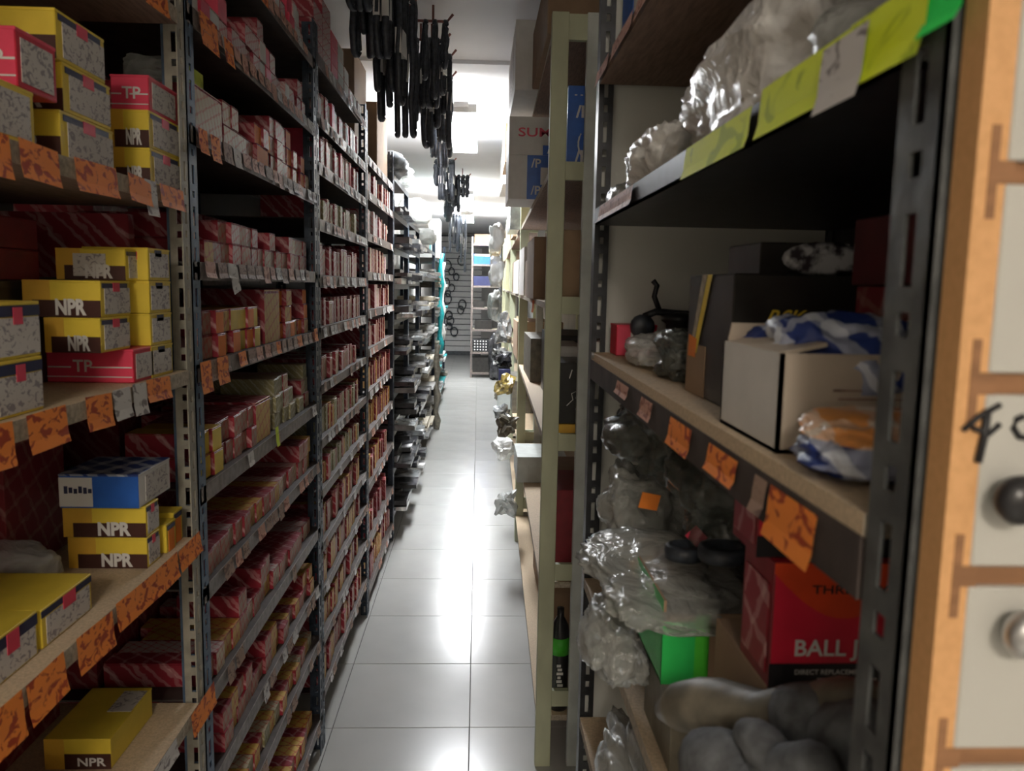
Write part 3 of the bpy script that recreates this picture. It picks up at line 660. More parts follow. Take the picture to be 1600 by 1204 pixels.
wrapped_rack(7.104, 9.6, 1.984, 'dark rack with pale wraps, seventh on the left', [.16, .45, .75, 1.05, 1.35, 1.65, 1.95], seed=8, wr=(.40, .60), place='the seventh left rack', mats=('olive_wrap', 'foil', 'poly_white', 'cream', 'grey_wrap'), out=.08)
wrapped_rack(9.604, 12.6, 2.20, 'far dark rack with teal packs, last on the left', [.16, .5, .85, 1.2, 1.55, 1.9], seed=12, wr=(.5, .7), place='the last left rack', mats=('teal', 'white', 'olive_wrap', 'foil'), out=.06)
# grey wraps heaped on the fifth to seventh racks
for (x, y, z, s, mt, sd, lb) in ((-.62, 5.15, 2.276, (.34, .42, .17), 'grey_cloth', 4, 'grey cloth-like bundle on top of the fifth left rack'), (-.60, 5.62, 2.276, (.30, .40, .14), 'poly_grey', 5, 'grey plastic bundle behind the cloth one on the fifth left rack'),
        (-.52, 6.3, 2.085, (.28, .34, .2), 'poly_grey', 6, 'grey crumpled wrap on top of the sixth left rack'), (-.55, 6.75, 2.085, (.3, .4, .18), 'poly_white', 7, 'whitish crumpled bag on top of the sixth left rack'), (-.55, 7.5, 1.986, (.3, .5, .2), 'poly_grey', 8, 'grey bag on top of the seventh left rack')):
    tag(crumple('wrapped_bundle', (x, y, z), s, mt, sd, flat=.08), lb, 'bundle')
for (x0, x1, y0, y1, z0, z1, mt, lb) in ((-.78, -.52, 8.0, 8.5, 1.986, 2.25, 'white', 'white carton high on the seventh left rack'), (-.8, -.55, 8.7, 9.3, 1.986, 2.16, 'teal', 'turquoise carton high on the seventh left rack'), (-.76, -.48, 9.8, 10.3, 1.936, 2.4, 'white', 'tall white carton on top of the last left rack')):
    cardbox(lb, x0, x1, y0, y1, z0, z1, mt)
# teal sleeve hung in the aisle on the last left rack
for (x, y, z0, z1, mt, lb) in ((-.475, 10.1, .75, 2.0, 'teal', 'long teal sleeve hanging down the last left rack'), (-.47, 10.45, .9, 1.9, 'poly_white', 'long clear sleeve hanging behind the teal one'), (-.455, 8.9, 0, .95, 'olive_wrap', 'olive wrapped roll standing low at the seventh left rack')):
    b = MB(); n = 10
    b.tube([(x+.012*math.sin(k*2.1), y+.02*math.sin(k*1.3), z0+(z1-z0)*k/n) for k in range(n+1)], [.034+.01*math.sin(k*1.9) for k in range(n+1)], mt, 10); b.smooth = True
    tag(b.build('hanging_sleeve'), lb, 'sleeve')

# ------------------------------------------------------------------ right: near black rack
XR, XRB = .2, .62
RN = tag(empty('shelving_rack'), 'near right rack with dark slotted posts and a wooden middle shelf', 'rack')
b = MB(); slotted(b, 'y', .351, .388, XR, .002, .2, 2.4, 'near_post'); b.box(XR, XR+.03, .351, .353, .2, 2.4, 'near_post'); b.build('post', RN)
b = MB(); slotted(b, 'x', XR, XR+.025, 1.40, .002, .0, 2.4, 'black_metal'); b.box(XR, XR+.002, 1.402, 1.43, 0, 2.4, 'grey_metal'); b.build('post', RN)
post(RN, XRB, .351, -1, 1, 2.4, 'black_metal'); post(RN, XRB, 1.43, -1, -1, 2.4, 'black_metal')
MB().box(XR+.003, XRB, 1.425, 1.428, .3, 2.4, 'panel_grey').build('end_panel', RN)
MB().box(XRB+.003, XRB+.006, .36, 1.43, .3, 2.4, 'black_metal').build('back_panel', RN)
s1 = MB().box(XR, XRB, .392, 1.398, 1.722, 1.726, 'black_metal').box(XR, XR+.002, .392, 1.398, 1.722, 1.75, 'black_metal').build('shelf', RN)
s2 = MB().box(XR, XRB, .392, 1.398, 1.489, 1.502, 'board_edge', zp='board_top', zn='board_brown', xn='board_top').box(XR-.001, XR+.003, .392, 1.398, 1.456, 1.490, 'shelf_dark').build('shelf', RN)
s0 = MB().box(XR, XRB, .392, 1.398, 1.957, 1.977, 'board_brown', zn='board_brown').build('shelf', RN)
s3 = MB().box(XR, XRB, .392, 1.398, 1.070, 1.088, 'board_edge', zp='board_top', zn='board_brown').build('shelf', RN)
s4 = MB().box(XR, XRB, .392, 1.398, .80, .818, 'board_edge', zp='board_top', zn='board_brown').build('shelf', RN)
def tagR(sh, xa, xb, yref, zt, h, kind, tilt=0):
    ya = atX(xa, yref, XR-.004).y; yb = atX(xb, yref, XR-.004).y
    return price_tag(sh, kind, XR-.0008, (ya+yb)/2, zt, abs(yb-ya), h, -1, tilt)
# upper shelf tags
tagR(s1, 935, 985, 330, 1.749, .026, 'tag_pink'); tagR(s1, 1068, 1166, 250, 1.7495, .030, 'tag_yellow')
tagR(s1, 1183, 1318, 200, 1.756, .035, 'tag_yellow'); tagR(s1, 1320, 1440, 100, 1.757, .036, 'tag_yellow'); tagR(s1, 1284, 1352, 150, 1.752, .037, 'tag_white').location.x -= .003 
tagR(s1, 1441, 1502, 10, atX(1470, -20, XR-.004).z, .018, 'tag_green')
for (xa, xb) in ((932, 950), (955, 985), (990, 1020)): tagR(s0, xa, xb, 60, 1.980, .026, 'tag_pink')
for (xa, xb, kd, hh) in ((960, 978, PK, .02), (998, 1016, PK, .026), (1044, 1078, OR, .032), (1106, 1152, OR, .026), (1180, 1200, BR, .03), (1205, 1282, OR, .040)):
    tagR(s2, xa, xb, 650, 1.486, hh*.85, kd)
for (ya, k) in ((1.365, 1), (.98, 0)): MB().tube([(XR-.004, ya, 1.50), (XR, ya, 1.50)], .006, 'steel', 8).build('bolt', RN) if k else None
# top: blue-white carton
e = box_thing('blue and white carton above the near right rack, cut by the frame top', .235, .40, 1.20, 1.39, 1.9775, 2.16, 'white'); patch_yn(e, .15, .5, 0, 1, 'blue'); patch_xp(e, .5, 1, .05, 1, 'blue', side=-1)
# contents of the upper shelf: bags with rod ends, big clear bag
def bag(label, c, s, mt='poly', sd=0, **k): return tag(crumple('plastic_bag', c, s, mt, sd, **k), label, 'bag')
bag('large clear bag of metal joints on the upper right shelf', (.285, .72, 1.7265), (.15, .46, .135), 'poly_white', 11, sub=5, flat=.1, amp=.3)
bag('near end of clear packing film on the upper right shelf', (.275, .470, 1.7265), (.12, .13, .085), 'poly_grey', 12, sub=5, flat=.1, amp=.3)
bag('small clear bag at the far end of the upper right shelf', (.258, 1.08, 1.7265), (.10, .24, .10), 'poly_white', 13, sub=5, flat=.1, amp=.35)
bag('thin crumpled bag on the corner of the upper right shelf', (.235, 1.27, 1.7265), (.06, .15, .055), 'poly_grey', 14, sub=4, flat=.1, amp=.35)
MJ = None
for i, (x, y, z, a) in enumerate(((.27, .66, 1.738, .3), (.30, .76, 1.738, 1.2), (.265, .84, 1.738, 2.2), (.28, .56, 1.740, .9), (.255, .98, 1.735, .4), (.25, 1.13, 1.735, 2.6), (.255, .50, 1.735, 1.9), (.31, .62, 1.76, 2.4))):
    e = tag(empty('ball_joint', (x, y, z), a), ['brass-coloured joint in the middle of the large clear bag', 'joint lying deep in the large clear bag', 'joint at the far end of the large clear bag', 'joint at the near end of the large clear bag', 'joint by the far yellow tag', 'joint in the small clear bag', 'joint in the nearest packing film', 'joint on top inside the large clear bag'][i], 'joint')
    b = MB(); b.smooth = True; b.lathe([(.002, -.012), (.009, -.010), (.012, 0), (.009, .008), (.005, .012), (.005, .02)], 'brass', 14); b.build('socket', e)
    b = MB(); b.smooth = True; b.tube([(0, 0, 0), (.045, 0, .001)], .0045, 'steel', 10); b.build('stud', e)

# middle wooden shelf contents (top 1.502)
T = 1.5025
e = box_thing('small red box with white chevron in the far corner of the wooden shelf', .232, .30, 1.33, 1.39, T, T+.052, 'red', yn='pink_red'); patch_yn(e, .35, .9, .25, .75, 'white', 'chevron')
bag('clear bag of small parts near the red box on the wooden shelf', (.285, 1.16, T), (.12, .24, .055), 'poly', 21, sub=5, flat=.1, amp=.3)
bag('dark bag leaning against the black carton on the wooden shelf', (.262, .985, T), (.07, .10, .06), 'poly_dark', 22, sub=5, flat=.05, amp=.35)
# black tool with spindle
t = tag(empty('carburettor_part', (.335, 1.32, T)), 'black metal mechanism with an upright lever against the grey end panel', 'part')
b = MB(); b.smooth = True; b.lathe([(.028, 0), (.030, .02), (.022, .03), (.022, .055), (.030, .06), (.030, .068), (.01, .075)], 'black_metal', 18); b.build('body', t)
b = MB(); b.smooth = True; b.tube([(-.06, 0, .066), (-.04, 0, .075), (0, 0, .072), (.05, 0, .07), (.062, 0, .09)], .006, 'black_metal', 8); b.build('arm', t)
b = MB(); b.smooth = True; b.tube([(-.034, 0, .076), (-.044, 0, .10), (-.04, 0, .118), (-.047, 0, .126)], .0045, 'black_metal', 8); b.build('lever', t)
b = MB(); b.smooth = True; b.lathe([(.014, -.012), (.02, -.006), (.02, .006), (.014, .012)], 'rubber', 14, Matrix.Translation((-.062, 0, .05)) @ Matrix.Rotation(PI/2, 4, 'X')); b.build('wheel', t)
t = tag(empty('metal_can', (.415, 1.18, T)), 'white capped spray nozzle behind the black carton', 'can'); b = MB(); b.smooth = True; b.lathe([(.026, 0), (.026, .09), (.012, .10)], 'black_plastic', 18); b.build('body', t); b = MB(); b.smooth = True; b.lathe([(.013, .1), (.014, .12), (.008, .135)], 'white', 14); b.build('cap', t)
# black carton with yellow stripe
c0 = atZ(1070, 605, T); c1 = atZ(1135, 632, T)
bx0, by0 = .236, .735
e = box_thing('black carton with yellow edge stripe and gold script on the wooden shelf', bx0, bx0+.185, by0, by0+.155, T, T+.128, 'black_carton', lid=False)
patch_xp(e, .52, .98, .0, .42, 'cardboard', 'brown_panel', side=-1)
hx, hy, hh = e['hx'], e['hy'], e['h']
b = MB(); b.face([(-hx-.0012, .035, .045), (-hx-.0012, .050, .045), (-hx-.0012, .005, hh), (-hx-.0012, -.012, hh)], 'yellow'); b.build('yellow_stripe', e)
b = MB(); b.face([(-hx-.0012, .052, .045), (-hx-.0012, .062, .045), (-hx-.0012, .024, hh), (-hx-.0012, .007, hh)], 'board_edge'); b.build('grey_stripe', e)
b = MB(); b.face([(-hx-.0016, .038, .040), (-hx-.0016, .068, .040), (-hx-.0016, .066, .064), (-hx-.0016, .034, .060)], 'orange'); b.build('orange_sticker', e)
MB().box(-hx, -hx+.022, -hy-.001, -hy, .008, .048, 'white').build('white_label', e); MB().box(-hx+.006, -hx+.024, -hy-.0012, -hy, .0, .009, 'yellow').build('yellow_label', e)
text('RSK', .022, 'yellow', e, onYn(-hx+.030, -hy-.0008, .080), .012, shear=.5, width=.04)
b = MB(); b.tube([(-hx+.015+.0065*k, -hy-.0008, .070+.004*math.sin(k*.5)) for k in range(11)], .0012, 'amber', 6); b.build('gold_swash', e)
for k in range(2):
    b = MB(); b.face([(.03+k*.022, -hy-.001, .02), (.04+k*.022, -hy-.001, .02), (.085+k*.01, -hy-.001, hh-.004), (.073+k*.01, -hy-.001, hh-.004)], ['cream', 'amber'][k]); b.build('diagonal_stripe', e)
# lamp unit boxes on top of black carton
e = box_thing('dark carton with headlamp picture lying on the black carton', .275, .40,   .78, .88, T+.1285, T+.160, 'black_carton', lid=False)
b = MB(); b.smooth = True; b.lathe([(.001, -.004), (.020, -.002), (.028, .002), (.020, .006), (.001, .008)], 'silver_print', 18, Matrix.Translation((.0, -.052, .016)) @ Matrix.Diagonal((1.5, .2, .6, 1)) @ Matrix.Rotation(PI/2, 4, 'X')); b.build('headlamp_picture', e)
for k in range(5): MB().box(.01+k*.01, .015+k*.01, -.0515, -.0505, .020, .031, 'white').build('white_mark', e)
# red BALL JOINT style carton at back
e = box_thing('dark red carton on its side behind the white carton', .325, .47, .57, .69, T+.119, T+.175, 'wine', lid=False); text('BALL', .022, 'cream', e, onYn(-.030, -e['hy'], .010), .01)
e2 = box_thing('dark red carton under the dark red one behind the white carton', .33, .47, .57, .69, T, T+.118, 'zig_dark', lid=False)
# white open carton
wx0, wx1, wy0, wy1, wh = .209, .345, .540, .67, .070
e = tag(empty('open_carton', ((wx0+wx1)/2, (wy0+wy1)/2, T)), 'open white carton with raised flaps on the wooden shelf', 'box')
hx, hy = (wx1-wx0)/2, (wy1-wy0)/2; th = .003
b = MB(); b.box(-hx, hx, -hy, hy, 0, th, 'cardboard_pale'); b.box(-hx, hx, -hy, -hy+th, 0, wh, 'cardboard_pale'); b.box(-hx, hx, hy-th, hy, 0, wh, 'cardboard_pale'); b.box(-hx, -hx+th, -hy, hy, 0, wh, 'cardboard_pale', xn='white'); b.box(hx-th, hx, -hy, hy, 0, wh, 'cardboard_pale'); b.build('body', e)
b = MB(); b.box(0, .003, -hy+.006, hy-.006, 0, .035, 'cardboard_pale', M4=Matrix.Translation((-hx, 0, wh)) @ Matrix.Rotation(1.35, 4, 'Y')); b.build('flap', e)
b = MB(); b.box(-hx+.004, hx-.02, 0, .003, 0, .016, 'cardboard_pale', M4=Matrix.Translation((0, hy, wh)) @ Matrix.Rotation(.5, 4, 'X')); b.build('flap', e)
MB().box(.012, .06, -hy-.0006, -hy, .058, .063, 'tag_brown').build('printed_line', e)
for i in range(6): MB().box(-.03+.004*i, .05-.003*(i % 2), -hy-.0006, -hy, .044-i*.006-(.004 if i > 2 else 0), .0455-i*.006-(.004 if i > 2 else 0), 'tag_brown').build('printed_line', e)
bag('blue and white printed bag stuffed into the open white carton', (.277, .612, T+.012), (.118, .13, .088), 'bluewhite', 24, sub=5, flat=.06, amp=.25)
bag('blue, white and orange printed bag lying in front of the white carton', (.262, .478, T), (.115, .092, .040), 'bluewhite', 25, sub=5, flat=.05, amp=.2, topmat='orange_film')

# lower tiers: things below the wooden shelf standing on the shelf at 1.088
T = 1.0885
def joint_box(label, x0, x1, y0, y1, z0, z1, wtxt):
    e = box_thing(label, x0, x1, y0, y1, z0, z1, 'deep_red', lid=False, zp='red', yn='red')
    hx, hy, h = e['hx'], e['hy'], e['h']
    MB().box(-hx, hx, -hy-.0006, -hy, 0, h*.20, 'ink').build('black_band', e)
    n = 14; pts = [(-hx+2*hx*k/n, -hy-.0008, h*(.98-.42*math.sin(PI*min(1, (k/n)*.95+.05)))) for k in range(n+1)]
    b = MB(); b.face([(-hx, -hy-.0008, h*.995)] + pts + [(hx, -hy-.0008, h*.995)], 'hot'); b.build('orange_red_arc', e)
    text('THREE FIVE', .010, 'ink', e, onYn(-hx*.5, -hy-.001, h*.76), .012, width=hx*1.1)
    text(wtxt, .019, 'white', e, onYn(-hx*.68, -hy-.001, h*.27), .02, width=hx*1.62)
    text('DIRECT REPLACEMENT', .0058, 'white', e, onYn(-hx*.66, -hy-.001, h*.12), .01)
    for q in range(5): MB().box(-hx*.35+q*.013, -hx*.35+.010+q*.013, -hy-.001, -hy-.0005, h*.04, h*.085, 'white').build('worn_print', e)
    patch_xp(e, .1, .9, .1, .8, 'zig_red', side=-1)
    return e
M['hot'] = mat('hot', (.70, .07, .02), .4)
yb = .60
a = atY(1190, 1075, yb); c = atY(1180, 880, yb); 
zb0, zb1 = atY(1215, 1075, yb).z, atY(1200, 878, yb).z
xa_, xb_ = atY(1205, 980, yb).x, atY(1440, 980, yb).x
e = box_thing('grey flat pack supporting the red cartons, lower right rack', xa_+.0, xb_+.04, yb+.004, yb+.14, T, zb0-.0006, 'cardboard', lid=False)
joint_box('red carton lettered in white, lower of the two under the wooden shelf', xa_, xb_, yb, yb+.07, zb0, zb1, 'BALL JOINT')
joint_box('red carton lettered in white, upper of the two under the wooden shelf', xa_-.012, xb_-.020, yb+.01, yb+.07, zb1+.0008, zb1+.088, 'BALL JOINT')
# open green-brown carton
gy = .80; gx0, gx1 = atY(1035, 1000, gy).x, atY(1205, 1000, gy).x; gz0 = atY(1050, 1068, gy).z; gz1 = atY(1050, 960, gy).z
e = tag(empty('open_carton', ((gx0+gx1)/2, gy+.07, gz0)), 'open brown carton with bright green corner under the clear film', 'box')
hx, hy, h = (gx1-gx0)/2, .07, gz1-gz0; th = .003
b = MB(); b.box(-hx, hx, -hy, hy, 0, th, 'cardboard'); b.box(-hx, hx, -hy, -hy+th, 0, h, 'cardboard'); b.box(-hx, hx, hy-th, hy, 0, h*1.1, 'cardboard'); b.box(-hx, -hx+th, -hy, hy, 0, h*1.2, 'cardboard', xn='green_box'); b.box(hx-th, hx, -hy, hy, 0, h*.9, 'cardboard'); b.build('body', e)
MB().box(-hx, -hx+.035, -hy-.0008, -hy, 0, h*.9, 'green_box').build('green_panel', e)
MB().box(-hx+.035, -hx+.05, -hy-.0008, -hy, 0, h, 'green_print').build('green_panel', e)
e = box_thing('flat grey carton under the open green one, lower right rack', gx0+.015, gx1, gy+.005, gy+.14, T, gz0-.0006, 'olive_wrap', lid=False)
bag('clear film spilling over the green carton toward the aisle', (.222, .93, gz0+.052), (.17, .26, .045), 'poly_grey', 31, sub=5, amp=.3)
bag('clear film hanging into the aisle below the first orange note', (.185, .99, 1.115), (.08, .17, .085), 'poly_grey', 32, sub=5, amp=.3)
bag('dark bag of rubber parts under the far end of the wooden shelf', (.30, 1.13, 1.345), (.18, .30, .12), 'poly_dark', 33, sub=5, amp=.3)
bag('black plastic bag below the wooden shelf near the red cartons', (.315, .90, 1.315), (.17, .16, .13), 'poly_dark', 34, sub=5, amp=.25)
bag('grey translucent bag with orange note at the far end of the lower tier', (.262, 1.22, 1.215), (.12, .20, .13), 'poly_grey', 35, sub=5, amp=.3)
bag('dark translucent bag at the foot of the far slotted post', (.27, 1.28, T), (.12, .16, .12), 'poly_dark', 36, sub=5, amp=.3, flat=.1)
bag('black bag filling the back of the lower tier', (.45, 1.05, T), (.25, .5, .22), 'black_wrap', 37, sub=5, amp=.25, flat=.1)
for (px, py, Y, s, mt, rz, lb) in ((1015, 783, 1.02, .026, 'orange', .2, 'orange note stuck on the grey bag under the wooden shelf'), (1004, 885, .98, .030, 'cream_orange', -.3, 'pale orange note tilted on the clear film'), (1088, 838, .86, .020, 'pink_red', .8, 'small pink note between the black parts')):
    if mt == 'cream_orange' and 'cream_orange' not in M: M['cream_orange'] = mat('cream_orange', (.85, .48, .15), .5)
    p = atY(px, py, Y)
    n = tag(link('note', MB().box(-s/2, s/2, -.0006, .0006, -s*.42, s*.42, mt).mesh('note'), None, p), lb, 'note'); n.rotation_euler = (.1, rz, .1)
# black pulley-like rings
for (px, py, Y, r_, lb) in ((1070, 860, .87, .022, 'black rubber ring under the pink note'), (1130, 862, .82, .026, 'black rubber ring beside the red cartons')):
    p = atY(px, py, Y); b = MB(); b.smooth = True
    b.lathe([(r_*.6, -.008), (r_, -.008), (r_*1.05, 0), (r_, .006), (r_*.72, .008), (r_*.6, .0)], 'rubber', 22); o = b.build('rubber_ring', None, 0, p); tag(o, lb, 'ring')
# wrapped sticks at the bottom right
def roll(label, pa, pb, r0, r1, mt, mt2=None):
    n = 10; b = MB(); b.smooth = True; pa, pb = Vector(pa), Vector(pb)
    rs = [max(.003, (r0+(r1-r0)*k/n)*(min(1, .35+k*.45))*min(1, .4+(n-k)*.4)*(1+.06*math.sin(k*2.3))) for k in range(n+1)]
    b.tube([pa+(pb-pa)*k/n+Vector((0, 0, .006*math.sin(k*.9))) for k in range(n+1)], rs, mt, 14)
    return tag(b.build('wrapped_roll'), label, 'roll')
roll('olive cloth-wrapped roll pointing at the aisle, bottom right', atY(1035, 1110, .70), atY(1420, 1130, .50), .026, .028, 'olive_wrap')
roll('pale grey wrapped roll below the olive one, bottom right', atY(1155, 1150, .56), atY(1300, 1230, .46), .014, .020, 'grey_cloth')
roll('dark grey wrapped roll behind the pale one, bottom right', atY(1225, 1120, .58), atY(1400, 1190, .48), .028, .034, 'grey_cloth')
roll('slim black wrapped roll at the bottom right corner', atY(1080, 1190, .60), atY(1330, 1290, .46), .030, .034, 'grey_cloth')
e = box_thing('dark carton with two white marks behind the far slotted post, low', .235, .30, 1.33, 1.385, T-.0, T+.10, 'black_carton', lid=False)
e = box_thing('white paper-wrapped box low behind the slotted post', .32, .42, 1.30, 1.385, T, T+.09, 'white', lid=False)
bag('brown translucent bag over the lowest near right shelf', (.245, .95, .8185), (.11, .5, .22), 'poly_grey', 41, sub=5, amp=.3, flat=.1)
bag('dark heap at the bottom of the near right rack', (.46, .75, .8185), (.2, .5, .20), 'black_wrap', 42, sub=5, amp=.3, flat=.1)

# ------------------------------------------------------------------ cabinet of small drawers at the right frame edge
CY = .33
CB = tag(empty('drawer_cabinet', (0, 0, 0)), 'orange-edged cabinet of white drawers at the right frame edge', 'cabinet')
cx = .2045; th = .0165; cxr = .62
zs = [atY(1600, y, CY).z for y in (270, 600, 900, 1182)]
dz = zs[0]-zs[1]; zs = [zs[0]+3*dz, zs[0]+2*dz, zs[0]+dz] + zs + [zs[3]-dz, zs[3]-2*dz]
ztop, zbot = zs[0]+dz, zs[-1]-dz
MB().box(cx, cx+th, CY, CY+.017, zbot, ztop, 'orange_wood').build('side_panel', CB); MB().box(cxr, cxr+th, CY, CY+.017, zbot, ztop, 'orange_wood').build('side_panel', CB)
MB().box(cx+th, cxr, CY+.012, CY+.017, zbot, ztop, 'brown_wood').build('back_panel', CB)
gap = .0094
for i, z in enumerate(zs):
    MB().box(cx+th, cxr, CY+.0025, CY+.012, z-gap/2-.001, z+gap/2+.001, 'brown_wood').build('divider', CB)
    MB().box(cx+.0055, cx+.0093, CY-.0005, CY, z-.019, z+.019, 'brown_wood').build('joint_strip', CB)
    MB().box(cx+.0093, cx+th, CY-.0004, CY, z-gap/2, z+gap/2, 'brown_wood').build('joint_strip', CB)
col2 = cx+th+.1
for i in range(len(zs)-1):
    za, zb_ = zs[i+1]+gap/2, zs[i]-gap/2
    for c in range(4):
        xa = cx+th-.0035+c*.1; xb_2 = xa+.0985
        if xb_2 > cxr: xb_2 = cxr
        d = MB().box(xa, xb_2, CY-.001, CY+.011, za, zb_, 'melamine').build('drawer', CB, .0008)
        if c == 0 and i in (2, 3, 4, 5, 6) or c > 0:
            k = atY(1584, 777, CY-.008) if (c == 0 and i == 4) else Vector((xa+.036, 0, (za+zb_)/2-.004))
            if c == 0 and i == 5: k = atY(1597, 985, CY-.008)
            if c == 0 and i in (2, 3, 6): k.x = xa+.05
            b = MB(); b.smooth = True
            b.lathe([(.004, 0), (.005, .004), (.0095, .007), (.011, .012), (.009, .016), (.003, .018)], 'black_plastic' if not (c == 0 and i == 5) else 'steel', 20, Matrix.Translation((k.x, CY-.001, k.z)) @ Matrix.Rotation(PI/2, 4, 'X')); b.build('knob', d)
# marker handwriting on the drawer with the black knob
dr = [o for o in CB.children if o.name.startswith('drawer')]
d4 = dr[4*4]
def stroke(pts, r_=.0013): 
    b = MB(); b.smooth = True; b.tube([atY(x, y, CY-.0014) for x, y in pts], r_, 'ink', 6, flat=1.); return b.build('marker_stroke', d4)
stroke([(1505, 672), (1530, 650), (1563, 632)]); stroke([(1543, 640), (1538, 680), (1528, 722)], .0017); stroke([(1520, 668), (1545, 678), (1562, 662)])
stroke([(1600, 650), (1588, 655), (1583, 668), (1592, 682), (1606, 684)], .0015)

# ------------------------------------------------------------------ right: green ladder racks
def gx(Y): return .170+.0165*Y
def ladder_frame(e, Y, gm='green_wood'):
    x = gx(Y); b = MB()
    f = e
    for (a, c_, mt) in ((x, x+.052, gm), (x+.108, x+.150, 'green_grey'), (x+.36, x+.40, gm)):
        MB().box(a, c_, Y, Y+.028, 0, 2.44, mt).build('upright', f, .002)
    for z in (.215, .655, 1.09, 1.53, 1.945, 2.36):
        MB().box(x+.052, x+.108, Y+.003, Y+.025, z, z+.055 if z < 2.3 else 2.435, 'green_wood').build('rung', f)
        MB().box(x+.150, x+.36, Y+.003, Y+.025, z, z+.055 if z < 2.3 else 2.435, 'green_wood').build('rung', f)
def ladder_rack(Y0_, Y1_, label, first=True):
    e = tag(empty('ladder_rack'), label, 'rack')
    ladder_frame(e, Y0_, 'cream_wood' if Y0_ == 7.60 else 'green_wood'); ladder_frame(e, Y1_-.03)
    for z in (.15, .62, 1.115, 1.545, 1.955, 2.375):
        b = MB(); y0, y1 = Y0_+.029, Y1_-.031
        P = [(gx(y0)+.004, y0, z), (gx(y0)+.40, y0, z), (gx(y1)+.40, y1, z), (gx(y1)+.004, y1, z)]
        Q = [(p[0], p[1], z+.02) for p in P]
        b.face(P[::-1], 'board_brown'); b.face(Q, 'board_top')
        for k in range(4): b.face([P[k], P[(k+1) % 4], Q[(k+1) % 4], Q[k]], 'board_edge')
        s = b.build('shelf', e)
        if z == 1.545: price_tag(s, 'orange_tag', gx(3.3)+.002, 3.28, z+.015, .12, .05, -1)
    return e
M['orange_tag'] = M['orange']
ladder_rack(2.52, 4.95, 'pale green ladder-framed rack, nearest on the right')
ladder_rack(4.98, 7.55, 'green ladder-framed rack, second on the right')
ladder_rack(7.60, 10.2, 'beige-legged ladder rack with hanging bags, third on the right')
ladder_rack(10.25, 12.9, 'far ladder rack, last on the right')
def gbox(label, xo, w_, Y, ln, z0, h_, base, **k):
    return box_thing(label, gx(Y)+xo, gx(Y)+xo+w_, Y, Y+ln, z0, z0+h_, base, 'carton', 'box', lid=False, **k)
e = gbox('blue carton with white lettering in the upper rung opening', .058, .20, 2.56, .20, 1.9755, .26, 'blue')
text('/P', .05, 'white', e, onYn(-.075, -e['hy'], .165), .03); text('/P', .05, 'white', e, onYn(-.075, -e['hy'], .03), .03); text('- -', .03, 'white', e, onYn(-.08, -e['hy'], .225), .01)
b = MB(); b.tube([(-.035+.03*math.cos(t*.3), -e['hy']-.001, .085+.045*math.sin(t*.3)) for t in range(8, 18)], .003, 'white', 6); b.build('ring_print', e)
e = gbox('brown carton standing in the second rung opening', .055, .25, 2.57, .25, 1.5655, .23, 'cardboard')
e = gbox('orange-brown flat carton under the dark printed one, third opening', .055, .26, 2.56, .25, 1.1355, .035, 'amber')
e = gbox('dark green carton with white line drawing in the third opening', .055, .26, 2.57, .24, 1.1712, .20, 'black_carton')
text('/', .04, 'white', e, onYn(-.10, -e['hy'], .15), .01)
b = MB(); b.tube([(-.105, -.1215, .06), (-.085, -.1215, .08), (-.09, -.1215, .10), (-.07, -.1215, .11), (-.075, -.1215, .085), (-.06, -.1215, .07), (-.075, -.1215, .05), (-.07, -.1215, .03)], .0018, 'white', 6); b.build('line_drawing', e)
e = gbox('dark cloth bundle carton in the fourth opening', .055, .25, 2.60, .3, .6405, .30, 'deep_red')
t = tag(empty('oil_bottle', (gx(2.6)+.082, 2.60, .1705+.0)), 'black bottle with lime green label and white lettering in the fifth opening', 'bottle')
b = MB(); b.smooth = True; b.lathe([(.03, 0), (.033, .01), (.033, .26), (.028, .30), (.012, .33), (.012, .36)], 'black_plastic', 20); b.build('body', t)
b = MB(); b.smooth = True; b.lathe([(.0338, .20), (.0338, .26)], 'green_print', 20); b.build('green_label', t)
[MB().box(-.012+.003*(q % 2), .010-.004*(q % 3), -.0350, -.0335, .05+q*.014, .059+q*.014, 'white').build('worn_print', t) for q in range(9)]
e = gbox('small dark box with white figures at the lowest opening', .055, .15, 2.56, .2, .1705, .0, 'black_carton') if False else None
# aisle side goods on the ladder racks
e = box_thing('tall white carton with red and blue print jutting into the aisle, upper one', .118, .345, 3.40, 3.75, 2.156, 2.31, 'white', 'carton', 'box', lid=False)
text('SUM', .050, 'pink_red', e, onYn(-.075, -e['hy'], .075), .012, width=.135); patch_yn(e, .62, 1, 0, .26, 'blue'); 
text('/P', .04, 'white', e, onYn(.045, -e['hy']-.0012, .008), .02)
e = box_thing('tall white carton with blue print jutting into the aisle, lower one', .118, .345, 3.40, 3.75, 1.9765, 2.1555, 'white', 'carton', 'box', lid=False)
patch_yn(e, .34, 1, .0, 1, 'blue'); text('/P', .05, 'white', e, onYn(-.02, -e['hy']-.0012, .13), .02); text('/P', .05, 'white', e, onYn(-.02, -e['hy']-.0012, .02), .02); text('/P', .05, 'white', e, onYn(.065, -e['hy']-.0012, .10), .02)
MB().box(.02, .05, -e['hy']-.002, -e['hy']-.001, .06, .13, 'white').build('bottle_picture', e)
e = box_thing('brown carton behind the blue-printed ones, near green rack', .36, .55, 3.2, 3.6, 1.9765, 2.22, 'cardboard', 'carton', 'box', lid=False)
price = tag(link('note', MB().box(-.022, .022, -.0006, .0006, -.03, .03, 'orange').mesh('note'), None, (.31, 3.0, 1.935)), 'orange note hanging below the jutting cartons', 'note') if False else None
